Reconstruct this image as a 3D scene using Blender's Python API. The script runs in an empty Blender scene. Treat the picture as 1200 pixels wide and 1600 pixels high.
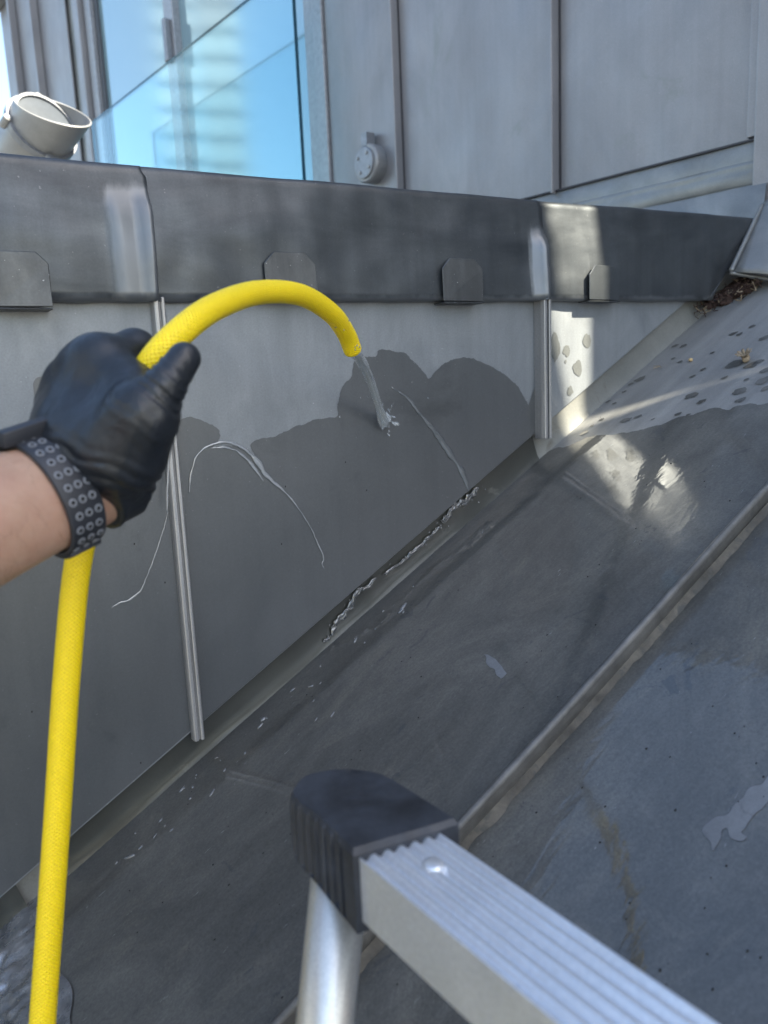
import bpy, bmesh, math, random
import numpy as np
from mathutils import Vector, Matrix, noise
random.seed(7)
S = bpy.context.scene
COL = S.collection

# ---------------------------------------------------------------- camera
# world: X runs along the parapet, Y into it, Z up; camera at the origin
FPX = 1202.0
M = np.array([[0.84205, -0.13172, 0.52306], [-0.53757, -0.12495, 0.83390], [-0.04448, -0.98338, -0.17601]])
for _ in range(3):                       # re-orthonormalise
    M = 1.5 * M - 0.5 * M @ M.T @ M
cam = bpy.data.cameras.new('camera'); cam_o = bpy.data.objects.new('camera', cam); COL.objects.link(cam_o)
cam.sensor_fit = 'VERTICAL'; cam.sensor_height = 36.0; cam.sensor_width = 27.0
cam.lens = FPX / 1600.0 * 36.0
cam.clip_start = 0.02; cam.clip_end = 4000
R = Matrix(((M[0, 0], -M[0, 1], -M[0, 2]), (M[1, 0], -M[1, 1], -M[1, 2]), (M[2, 0], -M[2, 1], -M[2, 2])))
cam_o.matrix_world = R.to_4x4()
cam.dof.use_dof = True; cam.dof.focus_distance = 0.92; cam.dof.aperture_fstop = 6.5
S.camera = cam_o

# ---------------------------------------------------------------- sky, sun, exposure
SUN_AZ = Vector((0.498, -0.867, 0)); SUN_EL = math.radians(42)
w = bpy.data.worlds.new('World'); S.world = w; w.use_nodes = True
wn = w.node_tree; bg = wn.nodes['Background']
sky = wn.nodes.new('ShaderNodeTexSky'); sky.sky_type = 'NISHITA'; sky.sun_disc = False
sky.sun_elevation = SUN_EL; sky.sun_rotation = math.atan2(SUN_AZ.x, SUN_AZ.y)
sky.air_density = 1.2; sky.dust_density = 1.6; sky.ozone_density = 1.0
wn.links.new(sky.outputs[0], bg.inputs[0]); bg.inputs[1].default_value = 0.105
sun = bpy.data.lights.new('sun', 'SUN'); sun.energy = 5.0; sun.angle = math.radians(0.53); sun.color = (1.0, 0.92, 0.74)
sun_o = bpy.data.objects.new('sun', sun); COL.objects.link(sun_o)
sdir = Vector((SUN_AZ.x * math.cos(SUN_EL), SUN_AZ.y * math.cos(SUN_EL), math.sin(SUN_EL)))
sun_o.rotation_euler = sdir.to_track_quat('Z', 'Y').to_euler(); sun_o.location = sdir * 8
S.view_settings.view_transform = 'Standard'; S.view_settings.look = 'None'
S.view_settings.gamma = 1.0; S.view_settings.exposure = 2.15
S.view_settings.use_curve_mapping = False
S.cycles.transparent_max_bounces = 48

# ---------------------------------------------------------------- geometry helpers
def cray(x, y, d):            # camera-space point of a photo pixel at a forward depth in metres
    return np.array([(x - 600) / FPX * d, (y - 800) / FPX * d, d])
def P(x, y, d): return Vector(M @ cray(x, y, d))
def ray(x, y): return Vector(M @ np.array([x - 600., y - 800., FPX]))
def on_y(x, y, Y=0.9): r = ray(x, y); return r * (Y / r.y)
def on_plane(x, y, p, n): r = ray(x, y); return r * (p.dot(n) / r.dot(n))
RK, RB = 0.5542, -0.6268                                   # roof: z = RK*x + RB
RTH = math.atan(RK); RN = Vector((-math.sin(RTH), 0, math.cos(RTH))); RT = Vector((math.cos(RTH), 0, math.sin(RTH)))
RP = Vector((0, 0, RB))
def on_roof(x, y, h=0.0): return on_plane(x, y, RP + RN * h, RN)
def roof_pt(x, y, h=0.0): return Vector((x, y, RK * x + RB)) + RN * h
DB = Vector((-0.129, 0.992, 0)).normalized(); NB = Vector((-DB.y, DB.x, 0)); B0 = Vector((1.63, 1.02, 0))
def fac(s, z, o=0.0): return B0 + DB * s + NB * o + Vector((0, 0, z))   # facade coordinates, o = outwards

def link(o, parent=None):
    COL.objects.link(o)
    if parent is not None: o.parent = parent
    return o
def mesh(name, verts, faces, mats, parent=None, smooth=False, mi=None):
    me = bpy.data.meshes.new(name)
    me.from_pydata([tuple(v) for v in verts], [], faces)
    for m in (mats if isinstance(mats, (list, tuple)) else [mats]): me.materials.append(m)
    if mi is not None: me.polygons.foreach_set('material_index', mi)
    if smooth: me.polygons.foreach_set('use_smooth', [True] * len(me.polygons))
    me.validate(); me.update()
    bm = bmesh.new(); bm.from_mesh(me)
    if any(len(e.link_faces) == 2 for e in bm.edges): bmesh.ops.recalc_face_normals(bm, faces=bm.faces)
    bm.to_mesh(me); bm.free()
    return link(bpy.data.objects.new(name, me), parent)
def sheet(name, verts, faces, m, parent=None, smooth=False, up=None):
    # open sheet: keep winding, but make the normal agree with `up`
    o = mesh(name, verts, faces, m, parent, smooth)
    if up is not None:
        n = Vector((0, 0, 0))
        for p in o.data.polygons: n += p.normal * p.area
        if n.dot(up) < 0: o.data.flip_normals()
    return o
def empty(name, loc=(0, 0, 0)):
    o = bpy.data.objects.new(name, None); o.location = loc; o.empty_display_size = 0.05
    return link(o)
def tag(o, label=None, cat=None, group=None, kind=None):
    if label: o['label'] = label
    if cat: o['category'] = cat
    if group: o['group'] = group
    if kind: o['kind'] = kind
    return o
def put(o, t):                 # child of an Empty that stands away from the origin, mesh in world coordinates
    o.parent = t; o.matrix_parent_inverse = Matrix.Translation(t.location).inverted(); return o
def bevel(o, wdt=0.002, seg=2):
    b = o.modifiers.new('bevel', 'BEVEL'); b.width = wdt; b.segments = seg; b.limit_method = 'ANGLE'; b.angle_limit = math.radians(40)
    return o
class MB:                      # collects geometry for one mesh
    def __init__(self): self.v = []; self.f = []; self.m = []
    def add(self, v, f, mi=0):
        n = len(self.v); self.v += [Vector(p) for p in v]; self.f += [[i + n for i in q] for q in f]; self.m += [mi] * len(f)
        return self
    def box(self, o, a, b, c, mi=0):   # corner o, edge vectors a, b, c
        o, a, b, c = map(Vector, (o, a, b, c))
        v = [o, o + a, o + a + b, o + b, o + c, o + a + c, o + a + b + c, o + b + c]
        return self.add(v, [[0, 3, 2, 1], [4, 5, 6, 7], [0, 1, 5, 4], [1, 2, 6, 5], [2, 3, 7, 6], [3, 0, 4, 7]], mi)
    def extrude(self, prof, vec, mi=0):    # closed profile, extruded along vec
        n = len(prof); vec = Vector(vec)
        return self.add([Vector(p) for p in prof] + [Vector(p) + vec for p in prof],
                        [[i, (i + 1) % n, n + (i + 1) % n, n + i] for i in range(n)] + [list(range(n))[::-1], list(range(n, 2 * n))], mi)
    def tube(self, pts, rad, seg=12, mi=0, caps=True, flat=None):
        pts = [Vector(p) for p in pts]; n = len(pts)
        rad = rad if isinstance(rad, (list, tuple)) else [rad] * n
        t0 = (pts[1] - pts[0]).normalized(); ref = flat or (Vector((0, 0, 1)) if abs(t0.z) < .9 else Vector((1, 0, 0)))
        u = (ref - t0 * ref.dot(t0)).normalized(); v = []; f = []
        for i, p in enumerate(pts):
            t = (pts[min(i + 1, n - 1)] - pts[max(i - 1, 0)]).normalized()
            u = (u - t * u.dot(t)).normalized(); b = t.cross(u)
            fl = 0.22 if flat else 1.0
            for k in range(seg):
                a = 2 * math.pi * k / seg; v.append(p + (u * (math.cos(a) * fl) + b * math.sin(a)) * rad[i])
        for i in range(n - 1):
            for k in range(seg):
                f.append([i * seg + k, i * seg + (k + 1) % seg, (i + 1) * seg + (k + 1) % seg, (i + 1) * seg + k])
        if caps: f.append(list(range(seg))[::-1]); f.append([(n - 1) * seg + k for k in range(seg)])
        return self.add(v, f, mi)
    def blob(self, c, rx, ry, rz, ax=None, seg=8, ring=5, wob=0.0, mi=0):
        ax = ax or (Vector((1, 0, 0)), Vector((0, 1, 0)), Vector((0, 0, 1))); c = Vector(c); v = []; f = []
        sd = random.random() * 50
        for i in range(ring + 1):
            th = math.pi * i / ring
            for k in range(seg):
                ph = 2 * math.pi * k / seg
                d = Vector((math.sin(th) * math.cos(ph), math.sin(th) * math.sin(ph), math.cos(th)))
                g = 1 + wob * noise.noise(d * 1.7 + Vector((sd, 0, 0)))
                v.append(c + ax[0] * (d.x * rx * g) + ax[1] * (d.y * ry * g) + ax[2] * (d.z * rz * g))
        for i in range(ring):
            for k in range(seg):
                f.append([i * seg + k, i * seg + (k + 1) % seg, (i + 1) * seg + (k + 1) % seg, (i + 1) * seg + k])
        return self.add(v, f, mi)
    def build(self, name, mats, parent=None, smooth=False):
        o = mesh(name, self.v, self.f, mats, None, smooth, self.m)
        if parent is not None:
            if parent.type == 'EMPTY': put(o, parent)
            else: o.parent = parent
        return o
def spline(pts, n=8):          # Catmull-Rom through points (Vectors or tuples of any length)
    pts = [np.array(p, float) for p in pts]; out = []
    q = [2 * pts[0] - pts[1]] + pts + [2 * pts[-1] - pts[-2]]
    for i in range(1, len(q) - 2):
        for k in range(n):
            t = k / n
            out.append(0.5 * (2 * q[i] + (q[i + 1] - q[i - 1]) * t + (2 * q[i - 1] - 5 * q[i] + 4 * q[i + 1] - q[i + 2]) * t * t
                              + (3 * q[i] - q[i - 1] - 3 * q[i + 1] + q[i + 2]) * t ** 3))
    out.append(pts[-1]); return out
def nets(vals, lo, h):         # surface nets on a sampled signed distance field
    nx, ny, nz = vals.shape; neg = vals < 0
    acc = np.zeros((nx - 1, ny - 1, nz - 1, 3)); cnt = np.zeros((nx - 1, ny - 1, nz - 1))
    def cut(i, j, k): return (slice(i, nx - 1 + i), slice(j, ny - 1 + j), slice(k, nz - 1 + k))
    for ax in range(3):
        for a in (0, 1):
            for b in (0, 1):
                o = [0, 0, 0]; oth = [q for q in range(3) if q != ax]; o[oth[0]] = a; o[oth[1]] = b
                e = list(o); e[ax] = 1
                A, Bv = vals[cut(*o)], vals[cut(*e)]; m = (A < 0) != (Bv < 0)
                with np.errstate(all='ignore'): t = np.where(m, A / (A - Bv), 0)
                for q in range(3):
                    acc[..., q] += np.where(m, (t if q == ax else o[q]), 0)
                cnt += m
    act = cnt > 0; idx = -np.ones(act.shape, int); idx[act] = np.arange(act.sum())
    ijk = np.argwhere(act); verts = (ijk + acc[act] / cnt[act][:, None]) * h + lo
    faces = []
    for ax in range(3):
        o1, o2 = [q for q in range(3) if q != ax]
        A = np.take(neg, range(vals.shape[ax] - 1), ax); Bn = np.take(neg, range(1, vals.shape[ax]), ax)
        for c in np.argwhere(A != Bn):
            if c[o1] < 1 or c[o2] < 1 or c[o1] >= vals.shape[o1] - 1 or c[o2] >= vals.shape[o2] - 1: continue
            q = []
            for d1, d2 in ((1, 1), (0, 1), (0, 0), (1, 0)):
                cc = list(c); cc[o1] -= d1; cc[o2] -= d2; q.append(int(idx[tuple(cc)]))
            faces.append(q)
    return verts, faces
def outline(pts, conv, parent, name, m, up, n=3, jit=0.0008):
    # a flat patch with an irregular outline (wet mark, stain) lying on a surface
    pp = spline([conv(*p) for p in pts] + [conv(*pts[0])], n)[:-1]
    pp = [Vector(p) for p in pp]; out = []
    a = Vector(up).normalized(); u = a.orthogonal().normalized(); b = a.cross(u)
    for i, p in enumerate(pp):
        k = Vector((p.x * 75, p.y * 75, p.z * 75))
        out.append(p + u * noise.noise(k) * jit + b * noise.noise(k + Vector((9, 4, 2))) * jit)
    return sheet(name, out, [list(range(len(out)))], m, parent, up=up)

# ---------------------------------------------------------------- materials
def nodes(name):
    m = bpy.data.materials.new(name); m.use_nodes = True
    return m, m.node_tree, m.node_tree.nodes['Principled BSDF']
def nz(t, scale, detail=4, stretch=(1, 1, 1), rough=0.55, dist=0.0, rot=(0, 0, 0)):
    c = t.nodes.new('ShaderNodeTexCoord'); mp = t.nodes.new('ShaderNodeMapping'); n = t.nodes.new('ShaderNodeTexNoise')
    mp.inputs['Scale'].default_value = stretch; mp.inputs['Rotation'].default_value = rot
    t.links.new(c.outputs['Object'], mp.inputs[0]); t.links.new(mp.outputs[0], n.inputs['Vector'])
    n.inputs['Scale'].default_value = scale; n.inputs['Detail'].default_value = detail
    n.inputs['Roughness'].default_value = rough; n.inputs['Distortion'].default_value = dist
    return n.outputs['Fac']
def ramp(t, fac, stops):
    r = t.nodes.new('ShaderNodeValToRGB'); t.links.new(fac, r.inputs[0])
    while len(r.color_ramp.elements) > len(stops): r.color_ramp.elements.remove(r.color_ramp.elements[-1])
    while len(r.color_ramp.elements) < len(stops): r.color_ramp.elements.new(0.5)
    for e, (p, c) in zip(r.color_ramp.elements, stops):
        e.position = p; e.color = (c, c, c, 1) if isinstance(c, (int, float)) else (*c, 1)
    return r.outputs[0]
def mix(t, a, b, fac, mode='MIX'):
    n = t.nodes.new('ShaderNodeMix'); n.data_type = 'RGBA'; n.blend_type = mode
    for s, v in ((n.inputs[0], fac), (n.inputs[6], a), (n.inputs[7], b)):
        if isinstance(v, (int, float)): s.default_value = v
        elif isinstance(v, tuple): s.default_value = (*v, 1) if len(v) == 3 else v
        else: t.links.new(v, s)
    return n.outputs[2]
def bump(t, b, hgt, strength=0.3, dist=0.001, prev=None):
    n = t.nodes.new('ShaderNodeBump'); n.inputs['Strength'].default_value = strength; n.inputs['Distance'].default_value = dist
    t.links.new(hgt, n.inputs['Height'])
    if prev is not None: t.links.new(prev, n.inputs['Normal'])
    t.links.new(n.outputs[0], b.inputs['Normal']); return n.outputs[0]
def metal(name, c1, c2, scale=6, stretch=(1, 1, 1), rough=(0.4, 0.6), met=0.3, bmp=0.15, coat=0.0, coat_r=0.05, speck=0.0, streak=0.0,
          streak_st=(30, 30, 1.2), wave=0.0, rot=(0, 0, 0), speck_c=(0.5, 0.5, 0.5), dist=0.4, stain=None, fold_light=None):
    m, t, b = nodes(name)
    col = ramp(t, nz(t, scale, 6, stretch, 0.6, dist, rot), [(0.3, c1), (0.7, c2)])
    if streak: col = mix(t, col, ramp(t, nz(t, 1.0, 5, streak_st, 0.6, 0, rot), [(0.35, 0.55), (0.65, 1.35)]), streak, 'MULTIPLY')
    if stain: col = mix(t, col, stain[0], ramp(t, nz(t, stain[1], 7, (1, 1, 1), 0.65, 0.8), [(stain[2], 0.0), (stain[2] + .12, 1.0)]))
    fine = nz(t, 420, 3, (1, 1, 1), 0.7)
    col = mix(t, col, ramp(t, fine, [(0.3, 0.88), (0.7, 1.12)]), 0.8, 'MULTIPLY')
    if speck: col = mix(t, col, speck_c, ramp(t, nz(t, 260, 2, (1, 1, 1), 0.5), [(0.72, 0.0), (0.76, speck)]))
    if fold_light:
        ra = t.nodes.new('ShaderNodeAttribute'); ra.attribute_name = 'fold_light'; ad = t.nodes.new('ShaderNodeMath'); ad.operation = 'MULTIPLY_ADD'
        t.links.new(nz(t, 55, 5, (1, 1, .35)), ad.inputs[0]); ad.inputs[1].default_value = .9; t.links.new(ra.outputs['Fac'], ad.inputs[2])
        col = mix(t, col, fold_light, ramp(t, ad.outputs[0], [(.62, 0.0), (1.35, 1.0)]))
    t.links.new(col, b.inputs['Base Color'])
    t.links.new(ramp(t, nz(t, scale * 2.3, 6, stretch, 0.65), [(0.3, rough[0]), (0.7, rough[1])]), b.inputs['Roughness'])
    b.inputs['Metallic'].default_value = met
    pv = bump(t, b, fine, bmp * .5, 0.0005)
    if wave: pv = bump(t, b, nz(t, 7, 2, (1, 1, 1), 0.4), wave, 0.02, pv)
    if coat:
        b.inputs['Coat Weight'].default_value = coat; b.inputs['Coat Roughness'].default_value = coat_r; b.inputs['Coat IOR'].default_value = 1.42
    return m
def plain(name, c, rough=0.5, met=0.0, var=0.15, scale=60, bmp=0.1, **kw):
    m, t, b = nodes(name)
    col = mix(t, c, ramp(t, nz(t, scale, 5), [(0.3, 1 - var), (0.7, 1 + var)]), 1.0, 'MULTIPLY')
    t.links.new(col, b.inputs['Base Color']); b.inputs['Roughness'].default_value = rough; b.inputs['Metallic'].default_value = met
    bump(t, b, nz(t, scale * 6, 3), bmp, 0.0005)
    for k, v in kw.items(): b.inputs[k].default_value = v
    return m

ZD = metal('zinc_dry', (0.1707, 0.1850, 0.1981), (0.2224, 0.2380, 0.2508), 14, (1, 1, 0.7), (0.42, 0.58), 0.35, 0.18, speck=0.45, streak=0.10, streak_st=(70, 70, 4), dist=1.0)
ZW = metal('zinc_wet', (0.0544, 0.0593, 0.0633), (0.0730, 0.0775, 0.0817), 9, (1, 1, 0.6), (0.35, 0.5), 0.25, 0.12, coat=1.0, coat_r=0.32, speck=0.12, streak=0.12, streak_st=(50, 50, 2), dist=1.0, wave=.05, stain=((.040, .044, .046), 5, .58))
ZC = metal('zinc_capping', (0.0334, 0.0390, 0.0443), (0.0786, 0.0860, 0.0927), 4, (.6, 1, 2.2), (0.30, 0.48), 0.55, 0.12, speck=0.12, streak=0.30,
           streak_st=(34, 34, 1.4), wave=0.5, fold_light=(.135, .145, .155), dist=1.4)
ZS = metal('zinc_seam', (0.2689, 0.2700, 0.2720), (0.3930, 0.3900, 0.3885), 8, (1, 1, 0.3), (0.28, 0.45), 0.6, 0.1, streak=0.3)
ZU = metal('zinc_upstand_wet', (0.0202, 0.0215, 0.0178), (0.0378, 0.0390, 0.0320), 8, (1, 1, 1), (0.35, 0.5), 0.15, 0.2, coat=0.5, coat_r=0.15,
           stain=((0.11, 0.105, 0.09), 11, 0.64))
ZUD = metal('zinc_upstand_dry', (0.13, 0.135, 0.125), (0.20, 0.20, 0.185), 8, (1, 1, 1), (0.45, 0.6), 0.2, 0.2, stain=((0.10, 0.095, 0.075), 14, 0.62))
ROT = (0, -RTH, 0)
m, t, b = nodes('roof_zinc_wet'); ZRW = m
col = ramp(t, nz(t, 4.5, 8, (.7, 1.3, 1), .7, .9, ROT), [(.30, (.050, .050, .046)), (.50, (.078, .077, .071)), (.72, (.130, .126, .113))])
col = mix(t, col, ramp(t, nz(t, 1.0, 8, (9, 60, 9), .78, .8, ROT), [(.36, .76), (.66, 1.3)]), .45, 'MULTIPLY')           # rubbed along the fall
col = mix(t, col, (.125, .118, .10), ramp(t, nz(t, 7, 7, (.6, 1.6, 1), .7, 1.2, ROT), [(.55, 0.0), (.70, .7)]))                # silt stains
col = mix(t, col, (.042, .046, .050), ramp(t, nz(t, 13, 7, (.8, 1.2, 1), .7, 1.5, ROT), [(.62, 0.0), (.66, .75)]))             # darker damp blotches
col = mix(t, col, (.30, .31, .31), ramp(t, nz(t, 1.0, 3, (60, 210, 60), .6, 0, ROT), [(.70, 0.0), (.78, .55)]))                # short pale scuffs
col = mix(t, col, ramp(t, nz(t, 330, 3, (1, 1, 1), .75), [(.3, .70), (.7, 1.32)]), .8, 'MULTIPLY')
t.links.new(col, b.inputs['Base Color']); b.inputs['Metallic'].default_value = .15
t.links.new(ramp(t, nz(t, 6, 6), [(.3, .35), (.7, .55)]), b.inputs['Roughness'])
b.inputs['Coat Weight'].default_value = 1.0; b.inputs['Coat IOR'].default_value = 1.52
t.links.new(ramp(t, nz(t, 5, 6, (.7, 1.3, 1), .6, .6, ROT), [(.35, .015), (.7, .07)]), b.inputs['Coat Roughness'])
pv = bump(t, b, nz(t, 330, 3), .10, .0005); pv = bump(t, b, nz(t, 24, 3, (.5, 1.5, 1), .5, .5, ROT), .05, .004, pv); bump(t, b, nz(t, 4, 2), .05, .02, pv)
rp = t.nodes.new('ShaderNodeBump'); rp.inputs['Strength'].default_value = .10; rp.inputs['Distance'].default_value = .003
t.links.new(nz(t, 38, 3, (.5, 1.6, 1), .5, .6, ROT), rp.inputs['Height']); t.links.new(rp.outputs[0], b.inputs['Coat Normal'])
ZRD = metal('roof_zinc_dry', (0.2100, 0.2120, 0.2081), (0.2992, 0.2950, 0.2821), 6, (0.6, 1.4, 1), (0.4, 0.55), 0.3, 0.2, speck=0.3, streak=0.35,
            streak_st=(2.5, 30, 2.5), rot=ROT, stain=((0.20, 0.185, 0.16), 12, 0.64))
ZRS = metal('roof_seam_zinc', (0.055, 0.055, 0.053), (0.145, 0.142, 0.134), 24, (1, 1, 1), (0.45, 0.65), 0.12, 0.5, coat=0.25, coat_r=0.2,
            stain=((0.075, 0.075, 0.07), 20, 0.6))
ZF = metal('facade_zinc', (0.1937, 0.1934, 0.2034), (0.2597, 0.2542, 0.2619), 3.0, (1, 1, 0.6), (0.34, 0.52), 0.35, 0.2, streak=0.07, speck=0.35,
           streak_st=(60, 60, 2.2), wave=0.10, stain=((0.20, 0.205, 0.20), 4.5, 0.60), dist=1.2)
ZFD = metal('facade_flashing_zinc', (0.1365, 0.1450, 0.1480), (0.2625, 0.2650, 0.2544), 7, (1, 1, 1), (0.3, 0.55), 0.35, 0.3, stain=((0.18, 0.17, 0.15), 9, 0.62))
DARK = plain('dark_gap_shade', (0.03, 0.03, 0.035), 0.7)
LEAD = metal('crumpled_lead', (0.12, 0.125, 0.13), (0.38, 0.385, 0.39), 26, (1, 1, 1), (0.18, 0.4), 0.6, 0.6, wave=.6, coat=1.0, coat_r=0.08, stain=((0.09, 0.08, 0.06), 25, 0.6))
DIRT = metal('dried_dirt', (0.035, 0.032, 0.026), (0.115, 0.103, 0.083), 40, (1, 1, 1), (0.7, 0.9), 0.0, 0.8, stain=((0.05, 0.05, 0.045), 60, 0.52))
FRAME = plain('window_frame_grey', (0.26, 0.265, 0.28), 0.4, 0.4)
STEEL = metal('floodlight_paint', (0.2106, 0.2120, 0.2158), (0.2652, 0.2680, 0.2697), 12, (1, 1, 1), (0.35, 0.5), 0.25, 0.1)
STEELD = plain('floodlight_rim', (0.20, 0.21, 0.23), 0.4, 0.5)
CREAM = plain('reflector_tower_render', (0.72, 0.70, 0.66), 0.8); FARW = plain('far_tower_render', (0.20, 0.23, 0.26), 0.8)
TWIN = plain('tower_window', (0.20, 0.25, 0.30), 0.4)
GROUND = plain('street_ground', (0.22, 0.21, 0.20), 0.9, 0, 0.3, 0.2)

# ---------------------------------------------------------------- setting
g = mesh('ground', [(-900, -900, -16), (900, -900, -16), (900, 900, -16), (-900, 900, -16)], [[0, 1, 2, 3]], GROUND)
tag(g, 'street level far below the roof', None, None, 'structure')

SEAMY = 0.497
roof = sheet('roof', [roof_pt(-4.2, -3.2), roof_pt(2.6, -3.2), roof_pt(2.6, 0.93), roof_pt(-4.2, 0.93)], [[0, 1, 2, 3]], ZRD, up=RN)
tag(roof, 'sloping grey zinc roof, wet below the dry upper corner', None, None, 'structure')
# wet film: everything below an irregular tide line
tide = [(846, 712), (862, 703), (885, 698), (905, 690), (925, 681), (960, 678), (985, 674), (1003, 671), (1020, 667), (1038, 661), (1060, 652),
        (1085, 646), (1103, 641), (1124, 637), (1137, 641), (1150, 635), (1180, 632), (1215, 629), (1300, 618)]
tp = [Vector(p) for p in spline([on_roof(x, y, .0008) for x, y in tide], 6)]
for i, p in enumerate(tp):
    k = p * 70; tp[i] = p + RT * (noise.noise(k) * .006 + noise.noise(k * 3) * .002)
ring = tp + [roof_pt(0.9, -3.1, .0008), roof_pt(-.15, -3.1, .0008), roof_pt(-.15, 0.922, .0008), roof_pt(tp[0].x - .03, .922, .0008)]
sheet('wet_film', ring, [list(range(len(ring)))], ZRW, roof, up=RN)
# dry islands left on the wet roof, right of the standing seam
dry = [[(1208, 1208), (1190, 1222), (1172, 1232), (1150, 1262), (1135, 1275), (1120, 1280), (1100, 1296), (1099, 1306), (1110, 1316), (1118, 1327),
        (1124, 1312), (1128, 1300), (1138, 1296), (1142, 1310), (1158, 1318), (1168, 1312), (1160, 1302), (1170, 1285), (1180, 1270), (1200, 1252), (1225, 1225)],
       [(757, 1022), (770, 1028), (785, 1040), (793, 1052), (782, 1062), (775, 1052), (765, 1042)]]
ZDRY = metal('roof_zinc_drying', (0.13, 0.138, 0.148), (0.19, 0.198, 0.208), 20, (1, 1, 1), (0.45, 0.6), 0.2, 0.3, stain=((.10, .105, .11), 30, .55))
for d in dry: outline(d, lambda x, y: on_roof(x, y, .0014), roof, 'dry_island', ZDRY, RN, 8, .004)
# splash marks on the dry corner
mb = MB()
def mark(c, a, b, ax, ay, seg=22):
    sd = random.random() * 99; v = [Vector(c)]
    for k in range(seg):
        an = 2 * math.pi * k / seg; r = 1 + .45 * noise.noise(Vector((math.cos(an) * 1.1 + sd, math.sin(an) * 1.1, sd))) + .18 * noise.noise(Vector((math.cos(an) * 4 + sd, math.sin(an) * 4, sd)))
        v.append(Vector(c) + ax * (a * r * math.cos(an)) + ay * (b * r * math.sin(an)))
    return v, [[0, 1 + k, 1 + (k + 1) % seg] for k in range(seg)]
YV = Vector((0, 1, 0))
for x, y, a in [(1080, 618, 11), (1098, 626, 6), (1093, 629, 5), (1155, 611, 12), (1157, 625, 8), (1082, 588, 5), (1132, 590, 5), (1148, 568, 14), (1172, 571, 12), (1185, 565, 8),
                (1196, 578, 9), (1193, 594, 12), (1198, 606, 9), (1174, 510, 5), (1146, 521, 6), (1155, 522, 5), (1098, 577, 5), (1113, 551, 4), (1055, 540, 6), (1068, 540, 6),
                (1052, 560, 4), (1063, 565, 4), (978, 656, 9), (996, 651, 6), (913, 676, 7), (925, 665, 4), (960, 630, 4), (985, 600, 5), (950, 627, 5), (1196, 527, 10),
                (1167, 592, 4), (1059, 647, 6), (1075, 648, 4), (940, 655, 5), (1000, 592, 9), (975, 612, 4), (1020, 655, 3)]:
    c = on_roof(x, y, .0010); s = c.length / FPX * a * .80
    mb.add(*mark(c, s * 1.15, s * .8, (RT * .8 - YV * .6).normalized(), (RT * .6 + YV * .8).normalized()))
o = mb.build('splash_marks', ZRW, roof); o['kind'] = 'stuff'
for p in o.data.polygons:
    if p.normal.dot(RN) < 0: o.data.flip_normals(); break
# standing seams on the slope
def roof_seam(Y):
    mb = MB(); L = 14; prof = [(-.0028, 0), (-.0022, .016), (-.0032, .018), (-.0040, .0210), (-.0032, .0240), (-.0003, .0252), (.0026, .0240), (.0036, .021), (.0028, .018), (.002, .016), (.0028, 0)]
    n = 46; v = []; f = []
    for i in range(n + 1):
        x = -4.1 + 6.6 * i / n; j = noise.noise(Vector((x * 2.5, Y, 0))) * .0025
        for a, b in prof: v.append(roof_pt(x, Y + a + j, b + noise.noise(Vector((x * 5, a * 60, 3))) * .0008))
    k = len(prof)
    for i in range(n):
        for q in range(k): f.append([i * k + q, i * k + (q + 1) % k, (i + 1) * k + (q + 1) % k, (i + 1) * k + q])
    f += [list(range(k)), list(range(n * k, n * k + k))]
    return mesh('standing_seam', v, f, ZRS, roof, True)
roof_seam(SEAMY); roof_seam(SEAMY - .56); roof_seam(SEAMY - 1.12)
# dirt caked along the foot of the near seam
v = []; f = []; n = 300
for i in range(n + 1):
    x = -0.6 + 2.2 * i / n
    wd = .0045 + .005 * noise.noise(Vector((x * 9, 1, 0))) + .004 * noise.noise(Vector((x * 45, 5, 0))) + .002 * noise.noise(Vector((x * 140, 5, 0)))
    wd = max(.0012, wd)
    v += [roof_pt(x, SEAMY - .003, .008), roof_pt(x, SEAMY - .004 - wd * .45, .0035 + .001 * noise.noise(Vector((x * 60, 0, 0)))), roof_pt(x, SEAMY - .004 - wd, .0011)]
for i in range(n):
    for q in range(2): f.append([i * 3 + q, i * 3 + q + 1, i * 3 + q + 4, i * 3 + q + 3])
o = sheet('dirt_line', v, f, DIRT, roof, True, up=RN); o['kind'] = 'stuff'

# flat deck behind the parapet
d = mesh('flat_roof', [(-3, 1.0, .10), (1.8, 1.0, .10), (1.0, 14, .10), (-3, 14, .10)], [[0, 1, 2, 3]], ZFD)
tag(d, 'flat grey roof deck behind the parapet', None, None, 'structure')

# ---------------------------------------------------------------- parapet wall
par = empty('parapet_wall', (0.4, 0.95, RB + RK * .4))
tag(par, 'grey zinc clad parapet wall with dark capping across the middle', 'wall')
PB = lambda x: .559 * x - .579                     # lower edge of the cladding panels
SX1, SX2, XE = 0.271, 0.860, 1.262
def panel(x0, x1, zt=.17):
    mb = MB(); y0, y1 = .9, .908
    prof = [(x0, y0, PB(x0)), (x1, y0, PB(x1)), (x1, y0, zt), (x0, y0, zt)]
    return bevel(mb.extrude(prof, (0, y1 - y0, 0)).build('wall_panel', ZD, par), .0015)
p1 = panel(-1.6, SX1 - .001); p2 = panel(SX1 + .001, SX2 - .001); p3 = panel(SX2 + .001, 1.32)
core = MB().box((-1.6, .916, -1.6), (2.98, 0, 0), (0, .22, 0), (0, 0, 1.78)).build('wall_core', ZUD, par)
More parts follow.
